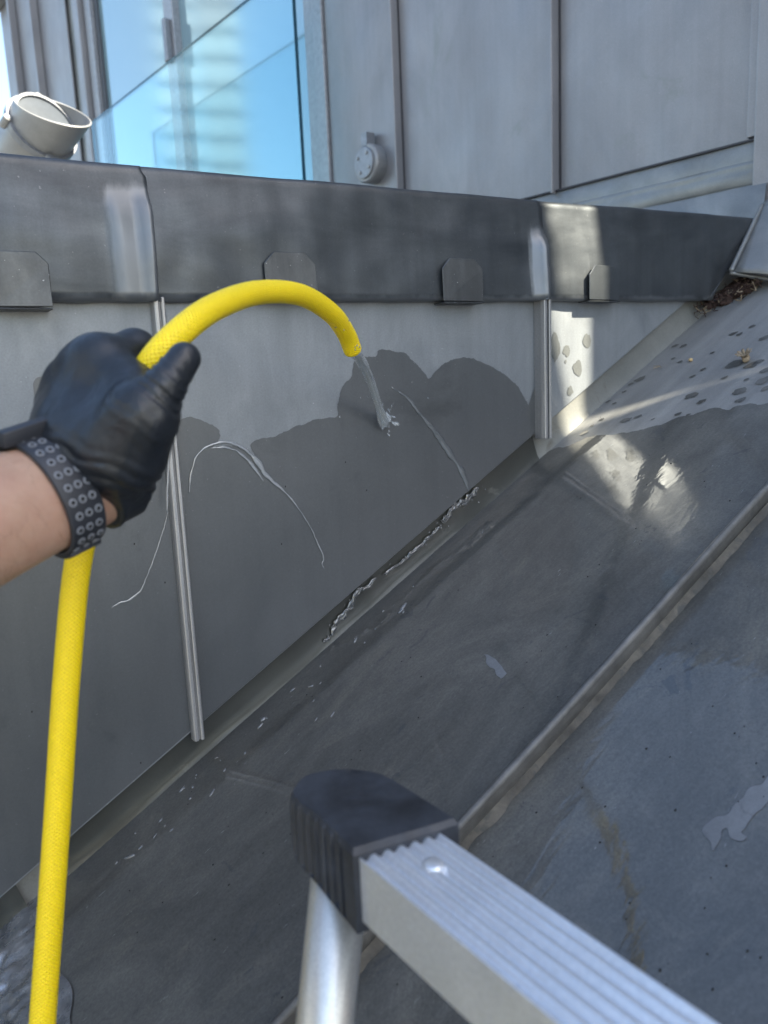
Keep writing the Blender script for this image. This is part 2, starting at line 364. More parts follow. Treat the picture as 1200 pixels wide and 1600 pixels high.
# upstand strip between roof and cladding: wet on the left, dry on the right
def upst(x0, x1, m, n=60):
    v = []; f = []
    for i in range(n + 1):
        x = x0 + (x1 - x0) * i / n; r = RK * x + RB
        for a, b in ((.9080, .078), (.9100, .055), (.9108, .035), (.9105, .018), (.9090, .006), (.9060, -.001)):
            v.append((x - b * .3, a + .0012 * noise.noise(Vector((x * 22, b * 40, 0))), r + b * 1.02 + (-.0))) 
    for i in range(n):
        for q in range(5): f.append([i * 6 + q, i * 6 + q + 1, i * 6 + q + 7, i * 6 + q + 6])
    o = sheet('upstand', v, f, m, None, True, up=Vector((-.2, -1, .6))); put(o, par); return o
upst(.105, .868, ZU); u2 = upst(.868, 1.5, ZUD)
upst(-1.6, .060, ZU)
UPN = Vector((0, -1, 0))
W = lambda Y: (lambda x, y: on_y(x, y, Y))
wet_mid = [(268, 672), (272, 662), (286, 657), (300, 653), (318, 657), (337, 665), (344, 678), (341, 690), (333, 697), (345, 697), (370, 699), (388, 706), (396, 712), (391, 694),
           (400, 686), (430, 681), (462, 667), (495, 655), (527, 649), (529, 622), (538, 602), (550, 589), (552, 566), (566, 557), (588, 556), (592, 547), (601, 543), (612, 549),
           (632, 552), (642, 561), (660, 578), (672, 591), (684, 577), (702, 565), (722, 559), (745, 562), (770, 574), (795, 590), (812, 608), (826, 634)]
def film(pts, tail, name, parent):
    top = [Vector(p) for p in spline([on_y(x, y, .8992) for x, y in pts], 9)]
    for i, p in enumerate(top):
        k = p * 60; top[i] = p + Vector((noise.noise(k), 0, noise.noise(k + Vector((5, 5, 5))))) * .003 + Vector((noise.noise(k * 4), 0, noise.noise(k * 4 + Vector((5, 5, 5))))) * .0014
    top += [Vector((x, .8992, z)) for x, z in tail]
    return sheet(name, top, [list(range(len(top)))], ZW, parent, up=UPN)
film(wet_mid, [(SX2 - .003, PB(SX2) + .08), (SX2 - .003, PB(SX2 - .003) + .002), (SX1 + .003, PB(SX1 + .003) + .002)], 'wet_patch', p2)
film([(-300, 760), (-150, 770), (0, 748), (80, 725), (150, 700), (225, 690), (262, 683)], [(SX1 - .003, PB(SX1) + .002), (-1.5, PB(-1.5) + .002), (-1.5, -.1)], 'wet_patch', p1)
outline([(52, 600), (58, 590), (72, 589), (80, 600), (82, 622), (70, 628), (56, 622)], W(.8992), p1, 'wet_patch', ZW, UPN)
film([(840, 690), (846, 684), (853, 660), (851, 662)], [(SX2 + .003, PB(SX2 + .003) + .002)], 'wet_patch', p3) if False else None
mb = MB(); XV = Vector((1, 0, 0)); ZV = Vector((0, 0, 1))
for x, y, a, b in [(868, 544, 6.5, 19), (885, 548, 5, 8), (902, 575, 7, 11.5), (918, 533, 6.5, 11), (891, 611, 4.5, 7), (884, 565, 1.5, 3)]:
    c = on_y(x, y, .8992); s = c.length / FPX; mb.add(*mark(c, a * s * 1.35, b * s, XV, ZV, 18))
o = mb.build('splash_marks', metal('zinc_damp', (0.11, 0.115, 0.11), (0.13, 0.14, 0.145), 5, (1, 1, 0.5), (0.42, 0.58), 0.35, 0.18), p3); o['kind'] = 'stuff'
if o.data.polygons[0].normal.y > 0: o.data.flip_normals()
# standing seams on the wall
def wall_seam(x, zt, zb, wd, dp, lean=0):
    pr = [(x - wd, .9), (x - wd * .95, .9 - dp * .7), (x - wd * .75, .9 - dp), (x - wd * .1, .9 - dp), (x, .9 - dp * .72), (x + wd * .25, .9 - dp * .72), (x + wd * .35, .9 - dp * 1.02),
          (x + wd * .85, .9 - dp * 1.02), (x + wd, .9 - dp * .8), (x + wd, .9)]
    n = 12; v = []; f = []; k = len(pr)
    for i in range(n + 1):
        z = zb + (zt - zb) * i / n
        for a, b in pr: v.append((a + lean * (z - zb), b, z))
    for i in range(n):
        for q in range(k): f.append([i * k + q, i * k + (q + 1) % k, (i + 1) * k + (q + 1) % k, (i + 1) * k + q])
    f += [list(range(k)), list(range(n * k, n * k + k))]
    return bevel(put(mesh('standing_seam', v, f, ZS), par), .0008, 1)
wall_seam(SX1, .097, PB(SX1) - .012, .0072, .012)
wall_seam(SX2, .104, PB(SX2) - .012, .0085, .022)

# capping: three lapped lengths with a folded joint, dented face, rolled drip edge
CB = lambda x: .0895 + .0125 * x; CT = lambda x: .2335 + .0165 * x
YC = .886
def cap_y(x, z, bot, top):
    q = (z - bot) / (top - bot)
    d = .0055 * noise.noise(Vector((x * 7, z * 9, 1.3))) + .0016 * noise.noise(Vector((x * 22, z * 25, 4))) + .006 * noise.noise(Vector((x * 2.2, z * 3, 8))) * q
    return YC + .010 * q * q - d
def capping(x0, x1, lift, cut=0.0, jw=0.0, jh=0.0, jf=.8):
    n = max(12, int((x1 - x0) / .005)); v = []; f = []
    rows = []
    for q in np.linspace(0, 1, 15): rows.append(('f', q))
    prof = 0
    for i in range(n + 1):
        u = i / n; x = x0 + (x1 - x0) * u
        bot, top = CB(x), CT(x)
        bot += .0014 * noise.noise(Vector((x * 14, 2, 2))) + .0012 * noise.noise(Vector((x * 35, 2, 7)))
        xs = x
        col = [(xs, YC + .018, bot + .001), (xs, YC + .006, bot - .0015)]
        for q in np.linspace(0, 1, 15):
            z = bot + (top - .012 - bot) * q; xx = xs - cut * (u ** 6) * (1 - q) if cut else xs
            jj = 0.0
            if jw:
                r = .45 * min(1, max(0, (x - (x1 - jw)) / (jw * .25))); rn = min(1, max(0, (x - (x1 - .013)) / .006)); r = r + .55 * rn * rn * (3 - 2 * rn); fd = min(1, max(0, (jf - q) / .22)); fd = fd * fd * (3 - 2 * fd)
                jj = jh * r * fd
            col.append((xx + (.004 * q if jw and u > .995 else 0), cap_y(x, z, bot, top) - lift - jj, z))
        yy = cap_y(x, top - .012, bot, top) - lift
        dz = .002 * noise.noise(Vector((x * 6, 0, 5)))
        for a in (25, 50, 75, 90): col.append((xs, yy + .007 * (1 - math.cos(math.radians(a))), top - .012 + .012 * math.sin(math.radians(a)) + dz * a / 90 + lift * .3))
        col += [(xs, 1.02, top + .004 + dz), (xs, 1.16, top + .006), (xs, 1.165, top - .09)]
        v += col; prof = len(col)
    for i in range(n):
        for q in range(prof - 1): f.append([i * prof + q, i * prof + q + 1, (i + 1) * prof + q + 1, (i + 1) * prof + q])
    o = sheet('capping_sheet', v, f, ZC, None, True, up=Vector((0, -1, 1))); put(o, par)
    at_ = o.data.attributes.new('fold_light', 'FLOAT', 'POINT'); val = []
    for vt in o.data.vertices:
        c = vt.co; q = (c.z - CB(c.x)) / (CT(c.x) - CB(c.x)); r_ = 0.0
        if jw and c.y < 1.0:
            r_ = min(1, max(0, (c.x - (x1 - jw * 1.05)) / (jw * .16))) * min(1, max(0, (jf - .02 - q) / .12)) * (.62 + .38 * (c.x - (x1 - jw)) / jw)  # joint folds coloured paler, as if catching the sky
        r_ = max(r_, .7 - q * 30 if c.y < .9 else 0)                     # paler line along the drip edge
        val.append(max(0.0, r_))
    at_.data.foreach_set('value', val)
    o.modifiers.new('es', 'EDGE_SPLIT').split_angle = math.radians(38)
    sm = o.modifiers.new('thickness', 'SOLIDIFY'); sm.thickness = .0014; sm.offset = -1
    return o
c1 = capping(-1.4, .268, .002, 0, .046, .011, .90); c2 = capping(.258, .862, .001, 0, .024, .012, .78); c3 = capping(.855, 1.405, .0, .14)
# fixing tabs folded up over the drip edge
def tab(xa, xb, yt, yb, parent, tilt=0.0, gap=.003, m=ZC):
    a = on_y(xa, (yt + yb) / 2, YC - .006); b = on_y(xb, (yt + yb) / 2, YC - .006); zt = on_y((xa + xb) / 2, yt, YC - .006).z; zb = on_y((xa + xb) / 2, yb, YC - .006).z - .001
    wd = b.x - a.x; ch = wd * .2
    out = [(a.x, zb), (b.x, zb), (b.x, zt - ch), (b.x - ch, zt), (a.x + ch, zt), (a.x, zt - ch)]
    mb = MB(); cx = (a.x + b.x) / 2
    v = []; 
    for th in (0, .0018):
        for x, z in out:
            q = (z - zb) / (zt - zb)
            y = cap_y(x, z, CB(x), CT(x)) - .0045 - gap - th + tilt * (cx - x)
            v.append((x, y, z))
    n = 6
    mb.add(v, [list(range(n)), list(range(n, 2 * n))[::-1]] + [[i, (i + 1) % n, n + (i + 1) % n, n + i] for i in range(n)])
    # return leg under the drip edge
    mb.box((a.x, cap_y(cx, zb, CB(cx), CT(cx)) - .006 - gap, zb - .0028), (wd, 0, 0), (0, .03, 0), (0, 0, .0016))
    o = mb.build('fixing_tab', m, parent); bevel(o, .0008, 1); return o
ZT = metal('zinc_tab', (0.042, 0.045, 0.047), (0.10, 0.104, 0.107), 16, (1, 1, .6), (0.3, 0.5), 0.45, 0.25, speck=.6, streak=.5, speck_c=(.5, .5, .5))
tab(-14, 77, 393, 478, c1, .03, .004, ZT); tab(414, 493, 394, 466, c2, .01, .001, ZT); tab(690, 752, 404, 470, c2, .03, .004, ZT); tab(918, 968, 415, 468, c3, -.05, .0005, ZC)

# ---------------------------------------------------------------- clad building behind
bld = empty('clad_building', fac(1.5, .12))
tag(bld, 'tall grey zinc clad building with a blue window behind the parapet', 'building')
ZB, ZTOP = .45, 4.45
def fpanel(s0, s1, z0, z1, o=0.0, name='wall_panel', m=ZF, th=.01):
    mb = MB().box(fac(s0, z0, o - th), DB * (s1 - s0), NB * th, (0, 0, z1 - z0)); return bevel(mb.build(name, m, bld), .002)
def fseam(s, z0, z1, wd=.007, pr=.034):
    mb = MB().box(fac(s - wd / 2, z0, -.003), DB * wd, NB * pr, (0, 0, z1 - z0)); MB().box(fac(s - wd / 2 - .0055, z0, -.004), DB * .0052, NB * .0065, (0, 0, z1 - z0)).build('seam_gap_shade', DARK, bld); return bevel(mb.build('standing_seam', ZF, bld), .002)  # dark strip paints the gap and shaded side of the seam fold
SE = [0.03, .535, 1.145, 1.52]
for a, b in zip(SE[:-1], SE[1:]): fpanel(a + .002, b - .002, ZB, ZTOP)
for s in SE[1:-1]: fseam(s, ZB - .004, ZTOP)
SL = [3.93, 4.39, 4.80, 5.12]
for a, b in zip(SL[:-1], SL[1:]): fpanel(a + .002, b - .002, ZB, ZTOP)
for s in SL[1:-1]: fseam(s, ZB, ZTOP, .03, .05)
core2 = MB()
core2.box(fac(.0, -.6, -.9), DB * 1.53, NB * .88, (0, 0, ZTOP + .6 - .01)); core2.box(fac(3.70, -.6, -.9), DB * 1.40, NB * .88, (0, 0, ZTOP + .6 - .01))
core2.box(fac(1.5, -.6, -.9), DB * 2.3, NB * .5, (0, 0, ZTOP + .6 - .012)); core2.box(fac(1.52, 3.2, -.5), DB * 2.2, NB * .48, (0, 0, ZTOP - 3.22))
core2.build('wall_core', ZFD, bld)
fpanel(1.52, 3.93, 3.2, ZTOP, 0.0)
bevel(MB().box(fac(-.02, ZTOP, -.95), DB * 5.2, NB * 1.0, (0, 0, .06)).build('roof_edge', ZFD, bld), .004)
# base flashing: board, rolled fold, lower skirt
def strip(prof, s0, s1, name, m, n=40, wob=.002):
    v = []; f = []; k = len(prof)
    for i in range(n + 1):
        s = s0 + (s1 - s0) * i / n
        for q, (o_, z) in enumerate(prof): v.append(fac(s, z + wob * noise.noise(Vector((s * 6, q * .7, 3))), o_ + wob * noise.noise(Vector((s * 9, q * .9, 0)))))
    for i in range(n):
        for q in range(k - 1): f.append([i * k + q, i * k + q + 1, (i + 1) * k + q + 1, (i + 1) * k + q])
    o = sheet(name, v, f, m, None, True, up=NB); put(o, bld); return o
strip([(-.01, .456), (.012, .452), (.016, .448), (.017, .41)], -.02, 1.5, 'base_flashing', ZFD)
strip([(.014, .412), (.019, .409), (.0205, .402), (.0185, .396), (.021, .390), (.0245, .368), (.020, .362)], -.02, 1.5, 'base_flashing', ZFD, 60, .003)
strip([(.012, .368), (.03, .355), (.045, .25), (.06, .1)], -.02, 1.5, 'base_flashing', ZFD)
for z in (.4505, .3625): MB().box(fac(-.02, z, .004), DB * 1.52, NB * .0155, (0, 0, .0045)).build('shadow_gap_strip', DARK, bld)  # dark strips standing in for shadow gaps along the flashing
bevel(MB().box(fac(-.055, .30, -.02), DB * .068, NB * .045, (0, 0, ZTOP - .3)).build('corner_trim', ZF, bld), .004)
bevel(MB().box(fac(.013, .46, .0), DB * .02, NB * .014, (0, 0, ZTOP - .46)).build('corner_trim', ZF, bld), .002)
# unseen facade carried on right to the roof, its end shaping the sun slit
EXT = -1.63
mb = MB().box(fac(EXT, -.4, -.9), DB * (-.055 - EXT), NB * .905, (0, 0, 2.35 + .4)); mb.build('unseen_facade_extension', ZF, bld)
for s in (-.6, -1.15): fseam(s, 0, 2.3)
# window: frame, two lights, mullion, jambs
win = bpy.data.objects.new('window', None); link(win); win.location = fac(2.6, .3); put_loc = win.location
win.parent = bld; win.matrix_parent_inverse = Matrix.Translation(bld.location).inverted()
def wput(o):
    o.parent = win; o.matrix_parent_inverse = (Matrix.Translation(win.location)).inverted(); return o
def wbox(s0, s1, z0, z1, o0, o1, name, m, bv=.003):
    o = MB().box(fac(s0, z0, o0), DB * (s1 - s0), NB * (o1 - o0), (0, 0, z1 - z0)).build(name, m); return bevel(wput(o), bv)
FRD = plain('window_gasket', (0.05, 0.055, 0.065), 0.5)
for s0, s1, a, m in ((1.523, 1.575, .012, FRAME), (1.578, 1.60, -.03, FRD), (1.60, 1.66, -.012, FRAME), (3.56, 3.60, -.03, FRD), (3.60, 3.68, -.008, FRAME), (3.70, 3.775, .02, ZF), (3.78, 3.925, -.05, ZFD)):
    wbox(s0, s1, .12, 3.2, -.10, a, 'window_frame', m)
wbox(2.66, 2.75, .12, 3.2, -.10, -.010, 'mullion', FRAME); wbox(2.75, 2.775, .12, 3.2, -.10, -.03, 'mullion', FRD)
wbox(1.6, 3.6, 3.12, 3.2, -.10, -.012, 'window_frame', FRAME); wbox(1.6, 3.6, .12, .2, -.10, -.012, 'window_frame', FRAME)
hz = fac(2.70, 0, -.01); zh = on_plane(258, 72, hz, NB).z
wbox(2.685, 2.715, zh - .09, zh + .09, -.012, .022, 'handle', STEELD, .006)
def glass_mat(name, tint, fac_g, back):
    m, t, b = nodes(name); gl = t.nodes.new('ShaderNodeBsdfGlossy'); gl.inputs['Roughness'].default_value = .075; gl.inputs[0].default_value = (*tint, 1)
    b.inputs['Base Color'].default_value = (*back, 1); b.inputs['Roughness'].default_value = .12
    mx = t.nodes.new('ShaderNodeMixShader'); lw = t.nodes.new('ShaderNodeLayerWeight'); lw.inputs[0].default_value = fac_g
    t.links.new(lw.outputs['Fresnel'], mx.inputs[0]); t.links.new(b.outputs[0], mx.inputs[1]); t.links.new(gl.outputs[0], mx.inputs[2])
    t.links.new(mx.outputs[0], t.nodes['Material Output'].inputs[0])
    # slight waviness of float glass
    bm_ = t.nodes.new('ShaderNodeBump'); bm_.inputs['Strength'].default_value = .015; bm_.inputs['Distance'].default_value = .004
    t.links.new(nz(t, 1.6, 2), bm_.inputs['Height']); t.links.new(bm_.outputs[0], gl.inputs['Normal']); return m
PANE = glass_mat('window_glass', (0.43, 0.54, 0.58), 0.72, (0.20, 0.31, 0.35))
wbox(1.655, 2.665, .19, 3.13, -.07, -.045, 'glass_pane', PANE, .001); wbox(2.77, 3.565, .19, 3.13, -.07, -.045, 'glass_pane', PANE, .001)
# ledge at the far end
bevel(MB().box(fac(4.80, 2.50, 0), DB * .5, NB * .06, (0, 0, .07)).build('ledge', ZFD, bld), .004)
# lead apron where capping, roof and building meet (right edge of the photo)
v = []; f = []; n = 10; k = 6
A0, A1, B1_, B0_ = P(1188, 322, 1.45), P(1140, 424, 1.385), P(1235, 440, 1.36), P(1235, 268, 1.44)
for i in range(n + 1):
    for j in range(k + 1):
        u, q = i / n, j / k; p = (A0.lerp(A1, u)).lerp(B0_.lerp(B1_, u), q); p = p + Vector((-.01, -.03, 0)) * math.sin(q * math.pi * .8) * (.3 + .7 * u); v.append(p)
for i in range(n):
    for j in range(k): f.append([i * (k + 1) + j, i * (k + 1) + j + 1, (i + 1) * (k + 1) + j + 1, (i + 1) * (k + 1) + j])
ap = sheet('corner_apron', v, f, ZFD, None, True, up=Vector((-.5, -1, .3))); put(ap, bld); ap.modifiers.new('t', 'SOLIDIFY').thickness = .003
mb = MB(); pts = [A0.lerp(A1, i / 24) + Vector((-.002, -.004, 0)) for i in range(25)]
mb.tube(pts, [.0042 + .0014 * noise.noise(Vector((i * .9, 0, 0))) for i in range(25)], 8); mb.build('solder_bead', ZFD, bld, True)
pts = [A1.lerp(B1_, i / 16) + Vector((0, 0, -.002)) for i in range(17)]
MB().tube(pts, [.004 + .0015 * noise.noise(Vector((i * .9, 4, 0))) for i in range(17)], 8).build('solder_bead', ZFD, bld, True)

# added wing, unseen at right: blocks the sun, edge shaped to leave a slit
nb = MB()
def facY(Y, z, o=0): s = (Y - B0.y) / DB.y; return fac(s, z, o)
prof = [(-.66, -1.0), (-.66, 1.44), (-.74, 1.60), (-.855, 1.90), (-.885, 2.16), (-.93, 2.5), (-2.0, 3.75), (-4.0, 5.9), (-4.45, 6.4), (-4.45, -1.0)]
nb.extrude([facY(y, z, -.02) for y, z in prof], SUN_AZ * 1.2)
o = nb.build('sun_blocker_wing', ZFD); tag(o, 'grey wing added out of view to block the sun, its edge shaped to leave a slit', 'building')

# two towers mirrored in the window, plus a pale one added as unseen reflector
GLZ = plain('tower_blue_glass', (0.16, 0.30, 0.45), 0.2)
def tower(c, wx, wy, h, ang, floors, name_lab, WM):
    t = empty('apartment_tower', (c[0], c[1], -16)); t.rotation_euler.z = ang; tag(t, name_lab, 'building', None)
    def part(mb, nm, m): o = mesh(nm, mb.v, mb.f, m); o.parent = t; return o
    part(MB().box((-wx / 2, -wy / 2, 0), (wx, 0, 0), (0, wy, 0), (0, 0, h)), 'wall', WM)
    fh = h / floors
    for k in range(floors):
        for s in (-1, 1):
            mb = MB(); z = k * fh + .9
            mb.box((s * wx / 4 - wx * .17, -wy / 2 - .03, z), (wx * .34, 0, 0), (0, .2, 0), (0, 0, fh * .55)); part(mb, 'window', TWIN)
            part(MB().box((s * wx / 4 - wx * .2, -wy / 2 - .9, k * fh), (wx * .4, 0, 0), (0, .9, 0), (0, 0, .5)), 'balcony', CREAM if WM is CREAM else FARW)
def at_az(deg, r): return (math.cos(math.radians(deg)) * r, math.sin(math.radians(deg)) * r)
tower(at_az(123.2, 150), 7.5, 8, 92, math.radians(123.2 - 90), 22, 'blue glass apartment tower mirrored in the left light of the window', GLZ)
tower(at_az(126.2, 165), 7.5, 9, 96, math.radians(126.2 - 90), 20, 'white apartment tower mirrored in the right light of the window', FARW)
tower(at_az(186, 22), 15, 10, 29, math.radians(180 - 90 + 20), 9, 'pale apartment tower added out of view to reflect warm light onto the ladder leg', CREAM)

# ---------------------------------------------------------------- glass balustrade
SHEEN = glass_mat('balustrade_glass', (0.80, 0.95, 1.0), 0.22, (0, 0, 0))
t = SHEEN.node_tree; b = t.nodes['Principled BSDF']; tr = t.nodes.new('ShaderNodeBsdfTransparent'); tr.inputs[0].default_value = (0.86, 0.96, 0.985, 1)
mxn = [n for n in t.nodes if n.type == 'MIX_SHADER'][0]; t.links.new(tr.outputs[0], mxn.inputs[1])
lwn = [n for n in t.nodes if n.type == 'LAYER_WEIGHT'][0]; lwn.inputs[0].default_value = .5
pw = t.nodes.new('ShaderNodeMath'); pw.operation = 'POWER'; pw.inputs[1].default_value = 3.0; ml = t.nodes.new('ShaderNodeMath'); ml.operation = 'MULTIPLY'; ml.inputs[1].default_value = .55
t.links.new(lwn.outputs['Facing'], pw.inputs[0]); t.links.new(pw.outputs[0], ml.inputs[0]); t.links.new(ml.outputs[0], mxn.inputs[0])
EDGE = plain('glass_cut_edge', (0.012, 0.055, 0.085), 0.15)
go = .12
a = on_plane(145, 200, fac(0, 0, go), NB); b_ = on_plane(370, 0, fac(0, 0, go), NB); ztop = (a.z + b_.z) / 2
s_r = (on_plane(467, 135, fac(0, 0, go), NB) - fac(0, 0, go)).dot(DB); s_l = (a - fac(0, 0, go)).dot(DB)
bal = empty('glass_balustrade', fac((s_l + s_r) / 2, .1, go)); tag(bal, 'clear blue tinted glass balustrade panel in front of the window', 'balustrade')
mb = MB().box(fac(s_r, .10, go - .007), DB * (s_l - s_r), NB * .014, (0, 0, ztop - .10)); mb.m = [0, 1, 0, 1, 0, 1]
# faces: bottom, top, four sides -> cut edges dark, broad faces clear
mb.m = [1, 1, 1, 0, 1, 0]
pn = mb.build('glass_panel', [SHEEN, EDGE], bal)
for p in pn.data.polygons: p.material_index = 0 if abs(p.normal.dot(NB)) > .9 else 1
bevel(MB().box(fac(s_r, .102, go - .02), DB * (s_l - s_r), NB * .04, (0, 0, .09)).build('base_channel', FRAME, bal), .003)

# ---------------------------------------------------------------- round wall outlet
c = on_plane(583, 257, fac(0, 0, .01), NB); out = empty('wall_outlet', c); tag(out, 'small round grey outlet cover fixed to the zinc facade above the capping', 'outlet')
def disc(c, ax, r, h, seg, m, name, parent, sm=True, r2=None):
    ax = Vector(ax).normalized(); return MB().tube([c, c + ax * h * .85, c + ax * h], [r, r, (r2 or r * .93)], seg).build(name, m, parent, sm)
rr = 26 * (c.length) / FPX
disc(c - NB * .01, NB, rr, .045, 32, STEEL, 'housing', out, False); disc(c + NB * .034, NB, rr * .80, .008, 32, STEELD, 'cover', out, False)
for a in range(4):
    u = DB * math.cos(a * 1.57 + .6) + Vector((0, 0, 1)) * math.sin(a * 1.57 + .6); disc(c + NB * .04 + u * rr * .55, NB, .006, .006, 10, STEEL, 'screw', out, False)
MB().box(c + Vector((0, 0, rr * .7)) - DB * .014, DB * .028, NB * .035, (0, 0, rr * .85)).build('neck', STEELD, out)

# ---------------------------------------------------------------- floodlight
FD = 1.95
fl = empty('floodlight', P(50, 240, FD)); tag(fl, 'grey cylindrical floodlight with oblique visor behind the left of the parapet', 'floodlight')
Mx = Vector; camv = lambda x, y, z: Vector(M @ np.array([x, y, z], float))
fa = camv(.70, -.32, -.64).normalized(); fb = P(66, 200, FD)               # axis and collar centre
fu = camv(-.5, -.75, .2); fu = (fu - fa * fu.dot(fa)).normalized(); fv = fa.cross(fu)
r0 = .083
def shell(t0, t1f, r_a, r_b, m, name, seg=40, th=.004, open_=True):
    v = []; f = []
    for k in range(seg):
        an = 2 * math.pi * k / seg; d = fu * math.cos(an) + fv * math.sin(an); t1 = t1f(an)
        v += [fb + fa * t0 + d * r_a, fb + fa * t1 + d * r_b, fb + fa * t1 + d * (r_b - th), fb + fa * t0 + d * (r_a - th)]
    for k in range(seg):
        n_ = (k + 1) % seg
        for q in range(4): f.append([k * 4 + q, k * 4 + (q + 1) % 4, n_ * 4 + (q + 1) % 4, n_ * 4 + q])
    o = mesh(name, v, f, m, None, False); put(o, fl)
    for p in o.data.polygons: p.use_smooth = True
    o.modifiers.new('es', 'EDGE_SPLIT').split_angle = math.radians(40); return o
lowdir = camv(.55, .83, 0); aw = math.atan2(lowdir.dot(fv), lowdir.dot(fu))
shell(.0, lambda an: .066 + .055 * math.cos(an - aw), r0 * .97, r0 * 1.0, STEEL, 'visor')
shell(-.145, lambda an: -.004, r0 * .93, r0 * .95, STEEL, 'housing')
shell(-.014, lambda an: .004, r0 * 1.075, r0 * 1.075, STEELD, 'clamp_ring', 40, .012)
disc(fb - fa * .148, fa, r0 * .93, .006, 40, STEEL, 'rear_plate', fl); disc(fb + fa * .016, fa, r0 * .94, .004, 40, plain('lens_glass', (.05, .06, .075), .35), 'lens', fl)
shell(.012, lambda an: .026, r0 * .96, r0 * .96, STEELD, 'lens_ring', 40, .008)
for an in (aw + 2.75, aw + 1.45, aw - .35, aw - 1.8):
    d = fu * math.cos(an) + fv * math.sin(an); q = disc(fb + d * r0 * 1.10 - fa * .024, fa, .0095, .034, 12, STEEL, 'bolt', fl, False)
    disc(fb + d * r0 * 1.10 + fa * .010, fa, .006, .002, 10, STEELD, 'bolt_socket', fl, False)
ft = fb - fa * .09
MB().box(ft + Vector((-.02, -.02, -.05)), (.04, 0, 0), (0, .04, 0), (0, 0, -(ft.z - .05 - .10))).build('bracket', STEELD, fl)

# ---------------------------------------------------------------- ladder (foreground)
ALU = metal('aluminium', (0.62, 0.64, 0.67), (0.72, 0.74, 0.77), 10, (1, 1, 1), (0.30, 0.44), 0.72, 0.1)
RUB = metal('black_rubber', (0.010, 0.011, 0.014), (0.040, 0.046, 0.058), 30, (1, 1, 1), (0.45, 0.65), 0.0, 0.3)
LD = .42
bx_ = -ray(-300, 616); bx_.z = 0; bx_.normalize()                       # along the bar, towards the viewer
c0 = P(560, 1340, LD); wdv = Vector((bx_.y, -bx_.x, 0)); 
if wdv.dot(Vector((1, 0, 0))) < 0: wdv = -wdv
def hit_h(x, y, z): r = ray(x, y); return r * (z / r.z)
c1_ = hit_h(697, 1303, c0.z); bw = .049; sk = .014
bh = (c0.z - P(537, 1455, LD).z) * 1.0
lad = empty('ladder', roof_pt(c0.x, c0.y)); tag(lad, 'aluminium ladder rail with ribbed black rubber end cap in the foreground', 'ladder')
mb = MB(); prof = []
for i in range(49):
    q = i / 48; prof.append((bw * q, -.0030 * (.5 - .5 * math.cos(2 * math.pi * q * 6)) ** 1.5 * (1 if .04 < q < .96 else 0)))
prof = prof + [(bw, -bh), (0, -bh)]
BL = .62
v = [c0 + wdv * a + Vector((0, 0, z)) + bx_ * (sk * a / bw - .03) for a, z in prof] + [c0 + wdv * a + Vector((0, 0, z)) + bx_ * BL for a, z in prof]
n = len(prof)
mb.add(v, [[i, (i + 1) % n, n + (i + 1) % n, n + i] for i in range(n)] + [list(range(n)), list(range(n, 2 * n))])
rail = mb.build('rail', ALU, lad); bevel(rail, .0012)
# rubber end cap: rounded plan, ribbed sides
ctr = .029
ol = [(-.0035, .0), (-.003, -.02), (-.0025, -.045), (-.0025, -.066), (.002, -.079), (.0165, -.089), (.030, -.0875), (.042, -.081), (.054, -.068), (.0605, -.052), (.0615, -.03), (.061, -.010), (.0605, .0145)]
pl = [tuple(p) for p in spline(ol, 8)]
tot = []; acc = 0
for i, p in enumerate(pl):
    if i: acc += math.hypot(p[0] - pl[i - 1][0], p[1] - pl[i - 1][1])
    tot.append(acc)
# resample the outline and press ribs into it
res = []; steps = 260
for i in range(steps + 1):
    d = tot[-1] * i / steps; j = max(0, min(len(pl) - 2, int(np.searchsorted(tot, d)) - 1)); q = (d - tot[j]) / max(1e-9, tot[j + 1] - tot[j])
    res.append((pl[j][0] + (pl[j + 1][0] - pl[j][0]) * q, pl[j][1] + (pl[j + 1][1] - pl[j][1]) * q, d))
v = []; f = []; rows = [(-bh * 1.16, 0), (-bh * 1.12, 1), (-.005, 1), (.002, .35), (.0052, 0)]
cen = Vector((ctr, -.01, 0))
for zi, (z, rib) in enumerate(rows):
    for u, ln, d in res:
        dx = Vector((u - ctr, ln + .04, 0)); L_ = dx.length or 1; s = 1 - (  .0032 * rib * max(0, math.sin(2 * math.pi * d / .0095)) ** .5 + (.0032 if zi == 4 else 0) + (.001 if zi == 3 else 0)) / L_
        s = s if .012 < d < tot[-1] - .012 else (1 - (.0032 if zi == 4 else 0) / L_)
        zz = z + (.010 * min(1, max(0, -ln / .07)) if zi < 2 else 0)
        v.append(c0 + wdv * (ctr + dx.x * s) + bx_ * (-.04 + dx.y * s) + Vector((0, 0, zz)))
n = steps + 1
for r in range(4):
    for i in range(steps): f.append([r * n + i, r * n + i + 1, (r + 1) * n + i + 1, (r + 1) * n + i])
    f.append([r * n + steps, r * n, (r + 1) * n, (r + 1) * n + steps])
f += [list(range(n))[::-1], list(range(4 * n, 5 * n))]
o = mesh('end_cap', v, f, RUB); put(o, lad)
rv = hit_h(677, 1350, c0.z)
disc(rv - Vector((0, 0, .003)), (0, 0, 1), .0058, .0042, 20, ALU, 'rivet', lad, True, .0044)
ALU2 = metal('aluminium_tube', (0.60, 0.58, 0.54), (0.70, 0.68, 0.63), 10, (1, 1, 1), (0.34, 0.44), 0.80, 0.08)
